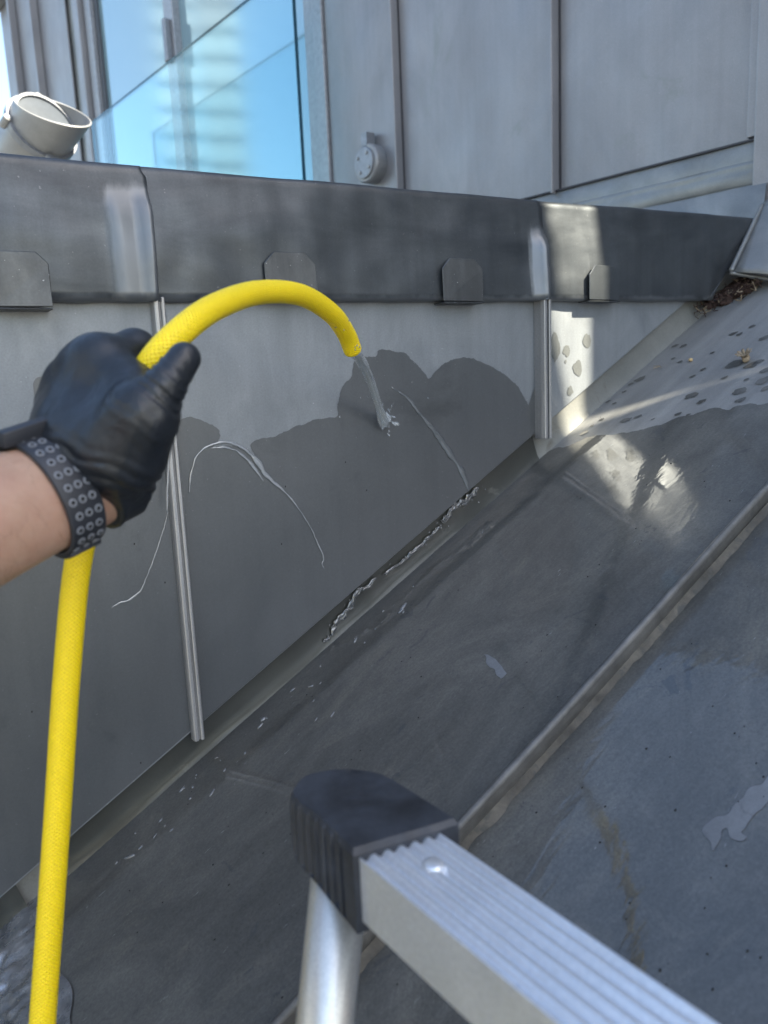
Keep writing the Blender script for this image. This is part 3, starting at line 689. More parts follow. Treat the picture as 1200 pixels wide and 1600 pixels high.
# round leg under the cap
pt, pb = c0 + wdv * .0255 - bx_ * .056 + Vector((0, 0, -bh * .7)), P(503, 1650, .470); dr = (pb - pt).normalized()
k = 0
while (pt + dr * k).z > RK * (pt + dr * k).x + RB and k < 1.2: k += .005
MB().tube([pt, pt + dr * k], .0180, 40, 0, True).build('leg', ALU2, lad, True)
pt2 = c0 + bx_ * (BL - .05) + wdv * bw * .5 + Vector((0, 0, -bh)); k2 = pt2.z - (RK * pt2.x + RB)
MB().tube([pt2, pt2 - Vector((0, 0, k2))], .0205, 24).build('leg', ALU, lad, True)

# ---------------------------------------------------------------- yellow hose
m, t, b = nodes('yellow_hose')
HOSE = m
uvn = t.nodes.new('ShaderNodeAttribute'); uvn.attribute_name = 'hose_uv'
def wavey(rot):
    mp = t.nodes.new('ShaderNodeMapping'); mp.inputs['Rotation'].default_value = (0, 0, rot); mp.inputs['Scale'].default_value = (1, 1, 1)
    t.links.new(uvn.outputs['Vector'], mp.inputs[0]); wv = t.nodes.new('ShaderNodeTexWave'); wv.inputs['Scale'].default_value = .33
    wv.inputs['Distortion'].default_value = .6; t.links.new(mp.outputs[0], wv.inputs[0]); return wv.outputs['Fac']
br = mix(t, wavey(.7), wavey(-.7), 1.0, 'MULTIPLY')
col = mix(t, (0.90, 0.68, 0.002), (0.74, 0.47, 0.001), ramp(t, br, [(.35, 0.0), (.8, 1.0)]))
col = mix(t, col, ramp(t, nz(t, 900, 2), [(.3, .82), (.7, 1.12)]), .7, 'MULTIPLY')
t.links.new(col, b.inputs['Base Color']); b.inputs['Roughness'].default_value = .42
b.inputs['Subsurface Weight'].default_value = .12; b.inputs['Subsurface Radius'].default_value = (.006, .004, .001); b.inputs['Subsurface Scale'].default_value = .5
pv = bump(t, b, br, .65, .0010); bump(t, b, nz(t, 700, 2), .25, .0006, pv)
HIN = plain('hose_core', (0.55, 0.12, 0.02), 0.5)
HR = .0094
hpx = [(62, 1660, .565), (72, 1520, .565), (88, 1300, .56), (104, 1060, .552), (122, 880, .548), (152, 765, .550), (190, 665, .532), (232, 575, .502), (285, 516, .512), (340, 478, .55), (405, 457, .61),
       (470, 461, .67), (518, 490, .725), (541, 522, .765), (551, 547, .785)]
hp = [P(*q) for q in hpx]
lo = hp[0]; tail = []
dn = (hp[0] - hp[1]).normalized()
h1 = lo + dn * .10; h2 = Vector((h1.x - .06, h1.y - .05, 0)); h2.z = RK * h2.x + RB + .02; h3 = Vector((h2.x - .25, h2.y - .12, 0)); h3.z = RK * h3.x + RB + HR
h4 = Vector((h3.x - .5, h3.y - .1, 0)); h4.z = RK * h4.x + RB + HR
hose_pts = [Vector(p) for p in spline([h4, h3, h2, h1] + hp, 14)]
seg = 28; v = []; f = []; mi = []; att = []
tt = [(hose_pts[min(i + 1, len(hose_pts) - 1)] - hose_pts[max(i - 1, 0)]).normalized() for i in range(len(hose_pts))]
u = tt[0].orthogonal().normalized(); acc = 0
for i, p in enumerate(hose_pts):
    if i: acc += (p - hose_pts[i - 1]).length
    u = (u - tt[i] * u.dot(tt[i])).normalized(); bb = tt[i].cross(u)
    for k in range(seg):
        a = 2 * math.pi * k / seg; v.append(p + (u * math.cos(a) + bb * math.sin(a)) * HR); att.append((acc * 420, k / seg * 2 * math.pi * HR * 420, 0))
n = len(hose_pts)
for i in range(n - 1):
    for k in range(seg): f.append([i * seg + k, i * seg + (k + 1) % seg, (i + 1) * seg + (k + 1) % seg, (i + 1) * seg + k]); mi.append(0)
base = len(v)
for rad, back, s in ((.0068, 0, 1), (.0066, .03, 1)):
    for k in range(seg):
        a = 2 * math.pi * k / seg; v.append(hose_pts[-1] - tt[-1] * back + (u * math.cos(a) + bb * math.sin(a)) * rad); att.append((0, 0, 0))
for k in range(seg):
    f.append([(n - 1) * seg + k, (n - 1) * seg + (k + 1) % seg, base + (k + 1) % seg, base + k]); mi.append(1)
    f.append([base + k, base + (k + 1) % seg, base + seg + (k + 1) % seg, base + seg + k]); mi.append(1)
f.append([base + seg + k for k in range(seg)]); mi.append(1); f.append(list(range(seg))[::-1]); mi.append(0)
hose = mesh('garden_hose', v, f, [HOSE, HIN], None, True, mi)
at = hose.data.attributes.new('hose_uv', 'FLOAT_VECTOR', 'POINT'); at.data.foreach_set('vector', [c for a in att for c in a])
tag(hose, 'bright yellow garden hose held in the gloved hand, pouring water', 'hose')

# ---------------------------------------------------------------- person: arm, glove, watch strap
per = empty('person', P(-300, 1100, .40)); tag(per, 'left arm in a black rubber glove and perforated watch strap gripping the hose', 'person')
m, t, b = nodes('skin'); SKIN = m
col = ramp(t, nz(t, 26, 6, (1, 1, 1), .65), [(.3, (.29, .165, .11)), (.7, (.43, .28, .20))])
col = mix(t, col, (.34, .16, .12), ramp(t, nz(t, 14, 5), [(.48, 0.0), (.75, .6)]))
t.links.new(col, b.inputs['Base Color']); b.inputs['Roughness'].default_value = .55; b.inputs['Subsurface Weight'].default_value = .25
b.inputs['Subsurface Radius'].default_value = (.012, .005, .003); b.inputs['Subsurface Scale'].default_value = .6
pv = bump(t, b, nz(t, 520, 4), .5, .0008); bump(t, b, nz(t, 45, 3), .15, .003, pv)
GLOVE = metal('black_nitrile', (0.007, 0.009, 0.012), (0.013, 0.016, 0.022), 30, (1, 1, 1), (0.33, 0.46), 0.0, 0.12, dist=.8, stain=((.05, .06, .075), 34, .70))
t = GLOVE.node_tree; b = t.nodes['Principled BSDF']; pv = bump(t, b, nz(t, 60, 3, (1, 1, 1), .5, 2.2), .30, .0022, b.inputs['Normal'].links[0].from_socket); bump(t, b, nz(t, 240, 3, (1, .35, 1), .6, 1.0), .25, .0008, pv)
STRAP = plain('strap_rubber', (0.018, 0.020, 0.026), 0.5)
EYE = plain('eyelet_rim_glint', (0.16, 0.17, 0.19), 0.45)  # rim's light reflection put into the colour, paler than the strap
HOLE = plain('strap_hole', (0.006, 0.006, 0.007), 0.8)
# everything below in camera axes (x right, y down, z forward), metres, then turned into the world
aC = cray(82, 771, .482); aA = np.array([.56, -.38, .735]); aA /= np.linalg.norm(aA)      # strap centre, forearm axis towards the hand
aW = np.array([.50, .86, 0.0]); aW -= aA * (aW @ aA); aW /= np.linalg.norm(aW); aT = np.cross(aA, aW)
def CV(p): return Vector(M @ np.asarray(p))
def arm_ring(c, A_, Wd, T_, rw, rt, seg=36): return [CV(c + Wd * (rw * math.cos(2 * math.pi * k / seg)) + T_ * (rt * math.sin(2 * math.pi * k / seg))) for k in range(seg)]
v = []; f = []; seg = 36; rings = []
prof = [(.046, .021, .017), (.040, .029, .022), (.03, .0325, .0245), (.01, .0335, .0258), (-.02, .0350, .028), (-.06, .0385, .0318), (-.10, .0425, .0365), (-.15, .046, .041), (-.20, .0475, .0435), (-.245, .0455, .0435)]
for s, rw, rt in prof: rings.append(arm_ring(aC + aA * s, aA, aW, aT, rw, rt))
el = aC - aA * .262; shoulder = np.array([-.26, .30, -.08])
up = shoulder - el; upn = up / np.linalg.norm(up); w2 = aW - upn * (aW @ upn); w2 /= np.linalg.norm(w2); t2 = np.cross(upn, w2)
half = (-aA + upn); half /= np.linalg.norm(half); wh = aW - half * (aW @ half); wh /= np.linalg.norm(wh); th_ = np.cross(half, wh)
sg = 1 if t2 @ aT < 0 else -1
rings.append(arm_ring(el - aA * .012, half, wh, th_ * (-1 if th_ @ aT < 0 else 1), .044, .046))
for q, r in ((.2, .047), (.45, .05), (.7, .054), (1.0, .058)): rings.append(arm_ring(el + up * q, upn, w2, t2 * (-1 if t2 @ aT < 0 else 1), r, r))
for r in rings: v += r
for i in range(len(rings) - 1):
    for k in range(seg): f.append([i * seg + k, i * seg + (k + 1) % seg, (i + 1) * seg + (k + 1) % seg, (i + 1) * seg + k])
f += [list(range(seg))[::-1], [(len(rings) - 1) * seg + k for k in range(seg)]]
arm = mesh('arm', v, f, SKIN, None, True); put(arm, per); ss = arm.modifiers.new('s', 'SUBSURF'); ss.levels = 1; ss.render_levels = 2
mb = MB()
for k in range(420):
    sA_ = random.uniform(-.19, -.012); rw = np.interp(-sA_, [-.01, .02, .06, .10, .15, .20], [.0335, .0350, .0385, .0425, .046, .0475]); rt = np.interp(-sA_, [-.01, .02, .06, .10, .15, .20], [.0258, .028, .0318, .0365, .041, .0435])
    an = random.uniform(0, 2 * math.pi); d_ = aW * (math.cos(an) / rw) + aT * (math.sin(an) / rt); d_ /= np.linalg.norm(d_)
    p0 = aC + aA * sA_ + aW * (rw * math.cos(an) * .985) + aT * (rt * math.sin(an) * .985); tg = np.cross(aA, d_); dirh = aA * random.gauss(-.3, .35) + tg * random.gauss(.6, .4) + d_ * .35; dirh /= np.linalg.norm(dirh); L_ = random.uniform(.006, .013)
    mb.tube([CV(p0), CV(p0 + dirh * L_ * .5 + d_ * .0006), CV(p0 + dirh * L_)], [.00008, .00007, .00003], 3)
ah = mb.build('arm_hair', plain('hair_brown', (.10, .055, .03), .6), per); ah['kind'] = 'stuff'
SLV = plain('dark_sleeve', (.03, .032, .04), .9)
v = []; f = []
for q, r in ((.50, .066), (.75, .07), (1.02, .076), (1.25, .085)): v += arm_ring(el + up * q, upn, w2, t2, r, r)
for i in range(3):
    for k in range(seg): f.append([i * seg + k, i * seg + (k + 1) % seg, (i + 1) * seg + (k + 1) % seg, (i + 1) * seg + k])
f.append([3 * seg + k for k in range(seg)])
sl = mesh('sleeve', v, f, SLV, None, True); put(sl, per); sl.modifiers.new('t', 'SOLIDIFY').thickness = .003
# glove: smooth union of tapered capsules sampled on a grid
G = {}
J = {
 'wr0': (130, 735, .505, .0280), 'wr1': (140, 712, .505, .0290),
 'mi': (160, 572, .503, .0180), 'mm': (136, 580, .510, .0185), 'mr': (113, 602, .520, .0175), 'mp': (96, 634, .528, .0155),
 'ii': (158, 690, .500, .0265), 'im': (142, 690, .503, .0265), 'ir': (124, 690, .508, .0250), 'ip': (106, 695, .514, .0215),
 'i1': (211, 548, .528, .0145), 'i2': (243, 585, .548, .0115), 'i3': (258, 618, .530, .0100),
 'm1': (172, 585, .568, .0135), 'm2': (215, 640, .572, .0115), 'm3': (228, 662, .552, .0100),
 'r1': (140, 612, .578, .0130), 'r2': (186, 678, .585, .0110), 'r3': (206, 700, .566, .0098),
 'p1': (116, 650, .572, .0115), 'p2': (156, 712, .580, .0100), 'p3': (176, 728, .564, .0090),
 'tc': (190, 700, .484, .0240), 'tm': (222, 650, .470, .0195), 'ti': (257, 604, .466, .0122), 'tt': (288, 560, .474, .0102), 'web': (205, 610, .492, .0130),
}
JP = {k: (cray(a, b_, c), r) for k, (a, b_, c, r) in J.items()}
BON = [('wr0', 'wr1'), ('wr1', 'ii'), ('wr1', 'im'), ('wr1', 'ir'), ('wr1', 'ip'), ('ii', 'mi'), ('im', 'mm'), ('ir', 'mr'), ('ip', 'mp'), ('wr1', 'tc'), ('tc', 'tm'), ('ii', 'tc'),
       ('tm', 'web'), ('web', 'mi'), ('ii', 'web')]
FING = [[('mi', 'i1'), ('i1', 'i2'), ('i2', 'i3')], [('mm', 'm1'), ('m1', 'm2'), ('m2', 'm3')], [('mr', 'r1'), ('r1', 'r2'), ('r2', 'r3')], [('mp', 'p1'), ('p1', 'p2'), ('p2', 'p3')],
        [('tm', 'ti'), ('ti', 'tt')]]
allp = np.array([p for p, r in JP.values()]); lo = allp.min(0) - .04; hi = allp.max(0) + .04; H = .0016
gx = [np.arange(lo[i], hi[i], H) for i in range(3)]
X = np.stack(np.meshgrid(*gx, indexing='ij'), -1)
def cone(a, b_):
    A_, ra = JP[a]; B_, rb = JP[b_]; ab = B_ - A_; tq = np.clip(((X - A_) @ ab) / (ab @ ab), 0, 1)
    return np.linalg.norm(X - A_ - tq[..., None] * ab, axis=-1) - (ra + (rb - ra) * tq)
def smin(a, b_, k): h = np.clip(.5 + .5 * (b_ - a) / k, 0, 1); return b_ + (a - b_) * h - k * h * (1 - h)
D = None
for bo in BON: d = cone(*bo); D = d if D is None else smin(D, d, .014)
for ch in FING:
    d = None
    for bo in ch: e = cone(*bo); d = e if d is None else smin(d, e, .004)
    D = smin(D, d, .0045)
# cuff: elliptical sleeve round the wrist
rel = X - aC; sA = rel @ aA; qw = (rel @ aW); qt = (rel @ aT)
cuff = (np.sqrt((qw / .0352) ** 2 + (qt / .0275) ** 2) - 1) * .028
cuff = np.maximum(cuff, np.abs(sA - .038) - .0105)
hem = np.sqrt((np.sqrt((qw / .0352) ** 2 + (qt / .0275) ** 2) - 1) ** 2 * .028 ** 2 + (sA - .0285) ** 2) - .0016
D = smin(D, cuff, .016); D = smin(D, hem, .002)
# folds: thumb joint, wrist, palm heel
def axis_s(a, b_): A_ = JP[a][0]; ab = JP[b_][0] - A_; L_ = np.linalg.norm(ab); return ((X - A_) @ (ab / L_)), L_
wob = .0012 * np.sin(X[..., 0] * 150 + X[..., 1] * 90) + .0006 * np.sin(X[..., 1] * 420 - X[..., 2] * 170)
s1, L1 = axis_s('tm', 'ti'); dth = np.minimum(cone('tm', 'ti'), cone('ti', 'tt'))
D += .0010 * np.sin((s1 + wob) * 2 * np.pi / .0052) * np.exp(-((s1 - L1 * .95) / .015) ** 2) * np.exp(-(np.maximum(dth, 0) / .004) ** 2)
D += .0004 * np.sin((s1 + wob * 1.6) * 2 * np.pi / .0075) * np.exp(-((s1 - L1 * .2) / .02) ** 2) * np.exp(-(np.maximum(dth, 0) / .008) ** 2)
sw = (X - cray(120, 748, .50)) @ (np.array([.35, -.94, 0.]))
crease = np.abs(np.sin((sw + wob * 1.3) * np.pi / .0085)) - .6
D -= .0020 * crease * np.exp(-((sw - .014) / .011) ** 2)
D += .00035 * np.sin((X[..., 0] * .9 + X[..., 1] * .43 + wob * 2) * 2 * np.pi / .017) * np.exp(-((sw - .045) / .03) ** 2)
# keep it clear of the hose
hc = np.array([M.T @ np.array(p) for p in hose_pts]); near = [p for p in hc if (p > lo - .02).all() and (p < hi + .02).all()]
dh = np.full(X.shape[:3], 9.)
for p in near: dh = np.minimum(dh, np.linalg.norm(X - p, axis=-1))
D = np.maximum(D, (HR - .0004) - dh)
gv, gf = nets(D, lo, H)
glove = mesh('glove', [M @ p for p in gv], gf, GLOVE, None, True); put(glove, per)
sm = glove.modifiers.new('s', 'SMOOTH'); sm.factor = .5; sm.iterations = 1
# watch strap
def band(s0, s1, off, th, a0, a1, name, m, par_, seg=90, bow=0):
    v = []; f = []; full = abs(a1 - a0) > 6.2; n = seg if full else seg + 1
    for k in range(n):
        a = a0 + (a1 - a0) * k / seg
        cw, ct = math.cos(a), math.sin(a)
        for s, o_ in ((s0, off), (s0 + .001, off + th), (s1 - .001, off + th), (s1, off)):
            v.append(CV(aC + aA * s + aW * ((.0358 + o_) * cw) + aT * ((.0283 + o_) * ct)))
    for k in range(n if full else n - 1):
        q = (k + 1) % n
        for j in range(4): f.append([k * 4 + j, k * 4 + (j + 1) % 4, q * 4 + (j + 1) % 4, q * 4 + j])
    if not full: f += [[0, 1, 2, 3], [(n - 1) * 4 + j for j in range(4)]]
    o = mesh(name, v, f, m, None, False); put(o, per)
    for p in o.data.polygons: p.use_smooth = True
    bevel(o, .0006, 2); return o
BWD = .0128
strap = band(-BWD, BWD, .0004, .0024, 0, 2 * math.pi, 'watch_strap', STRAP, per)
vis = 1 if aT[2] < 0 else -1                               # side of the wrist that faces the camera
lap = band(-BWD * .92, BWD * .92, .0030, .0026, vis * -.02, vis * -.9, 'strap_end', STRAP, per, 24)
case = band(-.019, .019, .002, .0095, math.pi - vis * -.15, math.pi - vis * .62, 'watch_case', STRAP, per, 24)
# eyelets
em = MB(); sg = 14
for k in range(sg):
    pass
def eyelet_mesh():
    mb = MB(); v = []; f = []; mi = []
    R1, R2, R3 = .0026, .0020, .0014
    for r, z in ((R1, 0), (R1 * .97, .0005), (R2, .0007), (R3, .0005), (R3, .0001)):
        for k in range(sg): a = 2 * math.pi * k / sg; v.append((r * math.cos(a), r * math.sin(a), z))
    for i in range(4):
        for k in range(sg): f.append([i * sg + k, i * sg + (k + 1) % sg, (i + 1) * sg + (k + 1) % sg, (i + 1) * sg + k]); mi.append(0 if i < 3 else 1)
    f.append([4 * sg + k for k in range(sg)]); mi.append(1)
    me = bpy.data.meshes.new('eyelet'); me.from_pydata(v, [], f); me.materials.append(EYE); me.materials.append(HOLE); me.polygons.foreach_set('material_index', mi); me.update(); return me
eme = eyelet_mesh(); stp = .0078; cnt = 0
a = .05
rows = []
while a < 2.75:
    rows.append(a); cw, ct = math.cos(a), math.sin(a); a += stp * .52 / math.hypot(.0345 * math.sin(a), .028 * math.cos(a))
for i, a in enumerate(rows):
    for j in ((-.0062, 0, .0062) if i % 2 == 0 else (-.0031, .0031)) if False else ([(-.0074, -.0006, .0062), (-.0062, .0006, .0074)][(i // 2) % 2] if i % 2 == 0 else []):
        an = vis * a; cw, ct = math.cos(an), math.sin(an)
        p = aC + aA * j + aW * ((.0358 + .0028) * cw) + aT * ((.0283 + .0028) * ct)
        nrm = aW * (cw / .0386) + aT * (ct / .0311); nrm /= np.linalg.norm(nrm); tg = np.cross(aA, nrm)
        o = bpy.data.objects.new('eyelet', eme); link(o, strap)
        mw = Matrix([list(M @ aA) + [0], list(M @ tg) + [0], list(M @ nrm) + [0], [0, 0, 0, 1]]).transposed(); mw.translation = CV(p)
        o.matrix_parent_inverse = Matrix.Translation(-per.location) @ Matrix.Identity(4) if False else Matrix.Identity(4)
        o.matrix_basis = mw

# ---------------------------------------------------------------- water
def water(name, c, sheen=1.0):
    # thin water lying on dark metal: the metal's tone shows through, the surface mirrors the sky
    m, t, b = nodes(name); b.inputs['Base Color'].default_value = (*c, 1); b.inputs['Roughness'].default_value = .07; b.inputs['IOR'].default_value = 1.6
    b.inputs['Coat Weight'].default_value = sheen; b.inputs['Coat Roughness'].default_value = .03; b.inputs['Coat IOR'].default_value = 1.8
    bump(t, b, nz(t, 130, 2), .12, .002); return m
WATER = water('water_film', (.055, .057, .056)); SLIDE = water('water_slide', (.092, .099, .102), .35); TRICK = water('water_trickle', (.20, .21, .215)); DROP = water('water_drop', (.10, .105, .108))
def clear(name, trans, c):
    m, t, b = nodes(name); b.inputs['Base Color'].default_value = (*c, 1); b.inputs['Roughness'].default_value = .03; b.inputs['IOR'].default_value = 1.33
    b.inputs['Transmission Weight'].default_value = trans; return m
JET = clear('water_jet', .72, (.86, .90, .92)); FOAM = clear('water_foam', .78, (.86, .90, .92))
tip = hose_pts[-1]; hitp = on_y(600, 662, .894)
mb = MB(); pts = []; rad = []
for i in range(40):
    q = i / 39; p = tip.lerp(hitp, q) + Vector((0, 0, .018 * math.sin(q * math.pi) * (1 - q * .4))); pts.append(p)
    rad.append(.0062 - .0018 * q + .0012 * noise.noise(Vector((q * 9, 1, 0))) + .0035 * max(0, q - .8) / .2)
mb.tube([tip - tt[-1] * .02] + pts, [.006] + rad, 16)
for k in range(3):
    off = Vector((random.uniform(-.006, .006), random.uniform(-.004, .004), random.uniform(-.003, .003)))
    mb.tube([p + off * (i / 39) for i, p in enumerate(pts)][::3], [.0012 + .0007 * noise.noise(Vector((i * .8, k, 0))) for i in range(40)][::3], 6)
ws = mb.build('water_stream', JET, None, True); tag(ws, 'thin clear stream of water falling from the hose end onto the wall', 'water')
# splash where it strikes, and the sheet running down from it
mb = MB(); ax = (XV, Vector((0, -1, 0)), ZV)
for k in range(44):
    q = random.random(); x, y = 596 + random.gauss(0, 6) + q * 14, 652 + random.gauss(0, 11)
    c = on_y(x, y, .8975 - random.random() * .010); s = random.uniform(.0004, .0014); an_ = random.gauss(.5, .5); mb.blob(c, s, s * .5, s * random.uniform(1.5, 5), (XV * math.cos(an_) + ZV * math.sin(an_), Vector((0, -1, 0)), ZV * math.cos(an_) - XV * math.sin(an_)), 8, 5, .5)
for k in range(16):
    x, y = random.gauss(605, 40), random.gauss(625, 35); c = on_y(x, y, .8980 - random.random() * .03); s = random.uniform(.0003, .0008); mb.blob(c, s, s, s * random.uniform(1, 2.5), ax, 6, 4)
for k in range(7):
    an_ = .55 + random.gauss(0, .25); c = on_y(598 + k * 3 + random.gauss(0, 3), 648 + k * 2.5 + random.gauss(0, 4), .8965); s = random.uniform(.0016, .0030)
    mb.blob(c, s, s * .35, s * random.uniform(1.5, 3), (XV * math.cos(an_) + ZV * math.sin(an_), Vector((0, -1, 0)), ZV * math.cos(an_) - XV * math.sin(an_)), 14, 9, .25)
sp = mb.build('water_splash', FOAM, None, True); tag(sp, 'small white splash where the stream strikes the wall', 'splash', None, 'stuff')
def rivulet(px, radpx, name, m, lab, cat, Y=.8985, jit=.0009, flat=.5, n=8, parent=None):
    pp = [Vector(p) for p in spline([on_y(x, y, Y) for x, y in px], n)]; rr_ = [float(r[0]) for r in spline([(r,) for r in radpx], n)]
    for i, p in enumerate(pp): pp[i] = p + Vector((noise.noise(p * 160), 0, noise.noise(p * 160 + Vector((3, 3, 3))))) * jit
    rr_ = [max(.0002, r * p.length / FPX * (1 + .75 * noise.noise(p * 70) + .4 * noise.noise(p * 190))) for r, p in zip(rr_, pp)]
    o = MB().tube(pp, rr_, 8, 0, True, Vector((0, 1, 0))).build(name, m, None, True)
    return tag(o, lab, cat)
r1 = rivulet([(296, 770), (297, 752), (300, 735), (308, 712), (325, 698), (347, 691), (370, 695), (390, 708), (405, 725), (414, 740), (428, 754), (450, 774), (470, 800), (486, 826), (498, 852), (506, 872), (503, 880), (506, 889)],
        [.8, 1.5, 1.3, 1.3, 1.4, 1.7, 2.0, 2.3, 3.4, 3.8, 2.2, 1.3, 1.0, 1.0, .9, 1.0, .9, .5], 'water_trickle', TRICK, 'white hooked trickle of water on the wall right of the glove', 'water', .8982)
r1b = rivulet([(330, 701), (350, 699), (372, 706), (390, 722), (402, 738), (412, 752)], [.5, 1.2, 1.6, 2.2, 1.8, .6], 'water_trickle', TRICK, 'short inner trickle under the bend of the hooked trickle', 'water', .8982)
r2 = rivulet([(262, 800), (256, 825), (245, 860), (236, 885), (228, 905), (218, 925), (200, 938), (185, 943), (174, 950)], [.6, .8, .8, .9, .9, 1.3, 2.0, 1.5, .6], 'water_trickle', TRICK,
        'faint curved trickle of water on the wall left of the seam', 'water', .8982)
r3 = rivulet([(268, 690), (264, 720), (262, 760), (261, 800)], [1.4, 1.6, 1.5, 1.0], 'water_trickle', TRICK, 'thin line of water running down the seam below the glove', 'water', .884, .0004)
r4 = rivulet([(612, 605), (635, 620), (655, 645), (672, 665), (690, 690), (705, 712), (722, 738), (733, 768)], [1, 2, 2.6, 3.2, 4.5, 4.5, 4.2, 3], 'water_sheet', SLIDE, 'clear sheet of water sliding down the wall from the splash', 'water', .8990, .0016)
# water tumbling over the upstand and running down the roof
def tumble(path, wpx, nd, lab, amp=.0017):
    mb = MB(); pp = spline(path, 10); n = len(pp); nw = 9; sd = random.random() * 90
    def lay(x, y, h):
        p = on_y(x, y, .9085 - h)
        return p if p.z > RK * p.x + RB + .002 else on_roof(x, y, .001 + h)
    v = []; f = []
    for i, p in enumerate(pp):
        a_ = pp[max(0, i - 1)]; b_ = pp[min(n - 1, i + 1)]; dx, dy = b_ - a_; L_ = math.hypot(dx, dy) or 1; nx_, ny_ = -dy / L_, dx / L_
        wd = wpx * (.35 + .65 * math.sin(math.pi * (i + .5) / n) ** .5) * (1 + .8 * noise.noise(Vector((i * .25, sd, 0))))
        sh = wpx * .8 * noise.noise(Vector((i * .22, sd, 5)))
        for q in range(nw):
            u = (q / (nw - 1) - .5) * 2; x, y = p[0] + nx_ * (u * wd + sh), p[1] + ny_ * (u * wd + sh)
            hh = .0012 + amp * max(0, .35 + 1.1 * noise.noise(Vector((i * .28, q * .5, sd)))) * (1 - u * u) + .0004 * noise.noise(Vector((i * .8, q * 1.1, sd)))
            v.append(lay(x, y, max(.0004, hh)))
    for i in range(n - 1):
        for q in range(nw - 1): f.append([i * nw + q, i * nw + q + 1, (i + 1) * nw + q + 1, (i + 1) * nw + q])
    mb.add(v, f)
    for k in range(nd):
        p = pp[random.randrange(n)] + np.array([random.gauss(0, wpx * 1.5), random.gauss(0, wpx * 1.5)])
        s_ = random.uniform(.0004, .0013); mb.blob(lay(p[0], p[1], .003), s_ * 1.5, s_ * .7, s_, (RT, Vector((0, -1, 0)), RN), 8, 5, .5)
    o = mb.build('water_splash', WATER, None, True); o.modifiers.new('s', 'SUBSURF').render_levels = 2; return tag(o, lab, 'splash', None, 'stuff')
tumble([(588, 903), (572, 918), (560, 925), (548, 945), (535, 962), (526, 972), (518, 990), (506, 1004)], 3.6, 34, 'bright water tumbling over the upstand below the wall panel')
tumble([(748, 762), (736, 775), (722, 786), (708, 792), (700, 806), (690, 815)], 4.2, 34, 'clear water breaking on the upstand under the stream')
tumble([(690, 822), (675, 835), (660, 850), (642, 866), (625, 880), (600, 898)], 2.5, 16, 'thin water threads running along the upstand between the two splashes')
mb = MB()
for k in range(110):
    q = random.random() ** .8; cx = 740 - 640 * q; cy = 830 + 520 * q; sp_ = 14 + 60 * q
    x = cx + random.gauss(0, 1) * sp_ * .9 + 20 * q; y = cy + random.gauss(0, 1) * sp_ * .6
    c = on_roof(x, y, .0012)
    if c.y > .885: continue
    s = random.uniform(.0006, .0017) * (1.2 if random.random() < .85 else 2.2); d_ = (RT + YV * random.gauss(0, .4)).normalized()
    mb.blob(c, s * random.uniform(1.2, 4), s, s * .5, (d_, RN.cross(d_), RN), 8, 4, .4)
rw = mb.build('running_water', DROP, None, True); tag(rw, 'ripples and drops of water running down the wet roof beside the wall', 'water', None, 'stuff')
mb = MB()
for k in range(26):
    q = random.random(); p = hose_pts[-1 - int(q * 26)]; d_ = Vector((random.gauss(0, 1), random.gauss(0, 1), random.gauss(0, 1))).normalized(); s = random.uniform(.0005, .0012)
    mb.blob(p + (d_ - tt[-1] * d_.dot(tt[-1])).normalized() * HR, s, s, s, None, 6, 4)
o = mb.build('water_drops', JET, None, True); o.parent = hose; o['kind'] = 'stuff'

# ---------------------------------------------------------------- debris
m_f = plain('nest_fibre', (.040, .021, .015), .9, 0, .5, 90); m_s = plain('dry_stalk', (.25, .195, .13), .8, 0, .3, 90)
mb = MB(); pc = on_roof(1130, 462, .0)
for k in range(420):
    x = random.uniform(1082, 1186); y0 = 430 + (1186 - x) * .50; y = y0 + random.uniform(-24, 10) - (x - 1082) * .06
    y = np.interp(x, [1082, 1110, 1140, 1186], [484, 474, 458, 440]) + random.gauss(-3, 6)
    c = on_roof(x, y, random.uniform(.002, .022)); d_ = Vector((random.gauss(0, 1), random.gauss(0, 1), random.gauss(0, .5))).normalized(); L_ = random.uniform(.006, .018); b2 = Vector((random.gauss(0, 1), random.gauss(0, 1), random.gauss(0, 1))) * .004
    mb.tube([c - d_ * L_ / 2, c + b2, c + d_ * L_ / 2], random.uniform(.0004, .0011), 4, 1 if random.random() < .09 else 0)
for k in range(26):
    x = random.uniform(1088, 1180); y = np.interp(x, [1082, 1110, 1140, 1186], [482, 472, 456, 438]) + random.gauss(-3, 5); mb.blob(on_roof(x, y, .004), .014, .011, .008, (RT, YV, RN), 8, 5, .8)
o = mb.build('dead_moss', [m_f, m_s]); tag(o, 'clump of dark brown dead moss and fibres lodged under the capping end', 'moss', None, 'stuff')
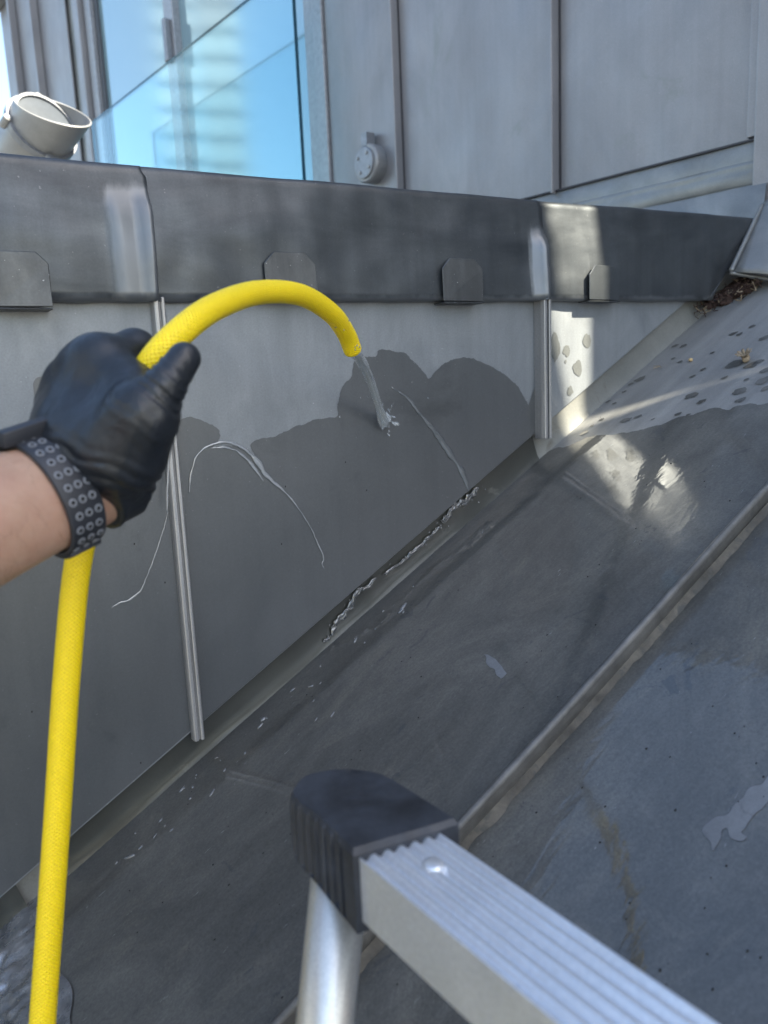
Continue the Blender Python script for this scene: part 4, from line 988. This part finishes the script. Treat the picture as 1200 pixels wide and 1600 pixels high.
# dry curled seed head with petals
c = on_roof(1165, 560, .006); sh = empty('dry_seed_head', c - RN * .006); tag(sh, 'dry curled seed head lying on the roof near the right edge', 'seed head')
MB().blob(c, .007, .006, .006, None, 12, 8, .5).build('seed_pod', m_s, sh, True)
for k in range(9):
    a = k * .7; d_ = (RT * math.cos(a) + YV * math.sin(a) + RN * .6).normalized(); sd = d_.cross(RN).normalized()
    v = []; f = []
    for i in range(5):
        q = i / 4; p = c + d_ * (.004 + .011 * q) + RN * (.004 * math.sin(q * 2.4)); wd = .0026 * math.sin(.5 + q * 2.3); v += [p - sd * wd, p + sd * wd + RN * .001]
    for i in range(4): f.append([i * 2, i * 2 + 1, i * 2 + 3, i * 2 + 2])
    o = mesh('petal', v, f, m_s, None, True); put(o, sh); o.modifiers.new('t', 'SOLIDIFY').thickness = .0004
c = on_roof(1079, 562, .003); o = MB().blob(c, .0042, .0035, .003, None, 12, 8, .4).build('yellow_seed', plain('seed', (.50, .36, .18), .6), None, True); tag(o, 'tiny round yellowish seed on the dry part of the roof', 'seed')
c = on_roof(1050, 938, .003); o = MB().blob(c, .0045, .0022, .0012, (RT, YV, RN), 12, 6, .3).build('white_petal', plain('petal_white', (.8, .8, .78), .6), None, True); tag(o, 'tiny white petal beside the standing seam of the roof', 'petal')
c = on_roof(1032, 572, .002); mb = MB()
for k in range(4): mb.tube([c, c + (RT * random.gauss(0, 1) + YV * random.gauss(0, 1)).normalized() * .012 + RN * .002], .0006, 5)
o = mb.build('dry_twig', m_s); tag(o, 'forked pale twig lying on the dry roof near the wall', 'twig')
# grit
mb = MB()
for k in range(150):
    x, y = random.uniform(100, 1200), random.uniform(640, 1560); c = on_roof(x, y, .0012)
    if c.y > .88 or abs(c.y - SEAMY) < .02: continue
    s = random.uniform(.0004, .0010); mb.blob(c, s * 1.4, s, s * .5, (RT, YV, RN), 6, 4, .5)
o = mb.build('grit', plain('black_grit', (.01, .01, .01), .8)); tag(o, 'scattered black grit on the wet roof', 'grit', None, 'stuff')
mb = MB()
for x, y in [(573, 766), (440, 850), (446, 760), (50, 1112), (220, 1192), (210, 850), (540, 722), (258, 910)]:
    s = .0008; mb.blob(on_y(x, y, .8985), s, s * .5, s * 1.6, None, 6, 4, .3)
o = mb.build('grit', bpy.data.materials['black_grit']); tag(o, 'few black specks stuck to the wet wall', 'grit', None, 'stuff')

# ---------------------------------------------------------------- torn flashing, lower left
v = []; f = []; nx, ny = 120, 90
for i in range(nx + 1):
    for j in range(ny + 1):
        x = -.34 + (on_roof(88, 1500).x + .34) * i / nx; y = .60 + .318 * j / ny
        e = min(i, nx - i) / nx; e2 = min(j, 16) / 16
        k = Vector((x * 26, y * 26, 0)); h = .0025 + max(0, .014 * abs(noise.noise(k)) + .010 * abs(noise.noise(k * 2.7)) + .006 * abs(noise.noise(k * 6)) + .003 * abs(noise.noise(k * 13))) * min(1, e * 7) * (.3 + .7 * e2)
        edge = .05 * noise.noise(Vector((y * 14, 2, 0))) if i > nx * .8 else 0
        v.append(roof_pt(x + edge * (i / nx - .8) * 5 + (.0 if j > 4 else .02 * noise.noise(Vector((x * 20, 3, 0)))), y + (.03 * noise.noise(Vector((x * 11, 1, 0))) if j < 12 else 0), h))
for i in range(nx):
    for j in range(ny): f.append([i * (ny + 1) + j, (i + 1) * (ny + 1) + j, (i + 1) * (ny + 1) + j + 1, i * (ny + 1) + j + 1])
o = sheet('lead_patch', v, f, LEAD, None, True, up=RN); tag(o, 'crumpled wet lead patch at the foot of the wall behind the hose', 'lead patch')
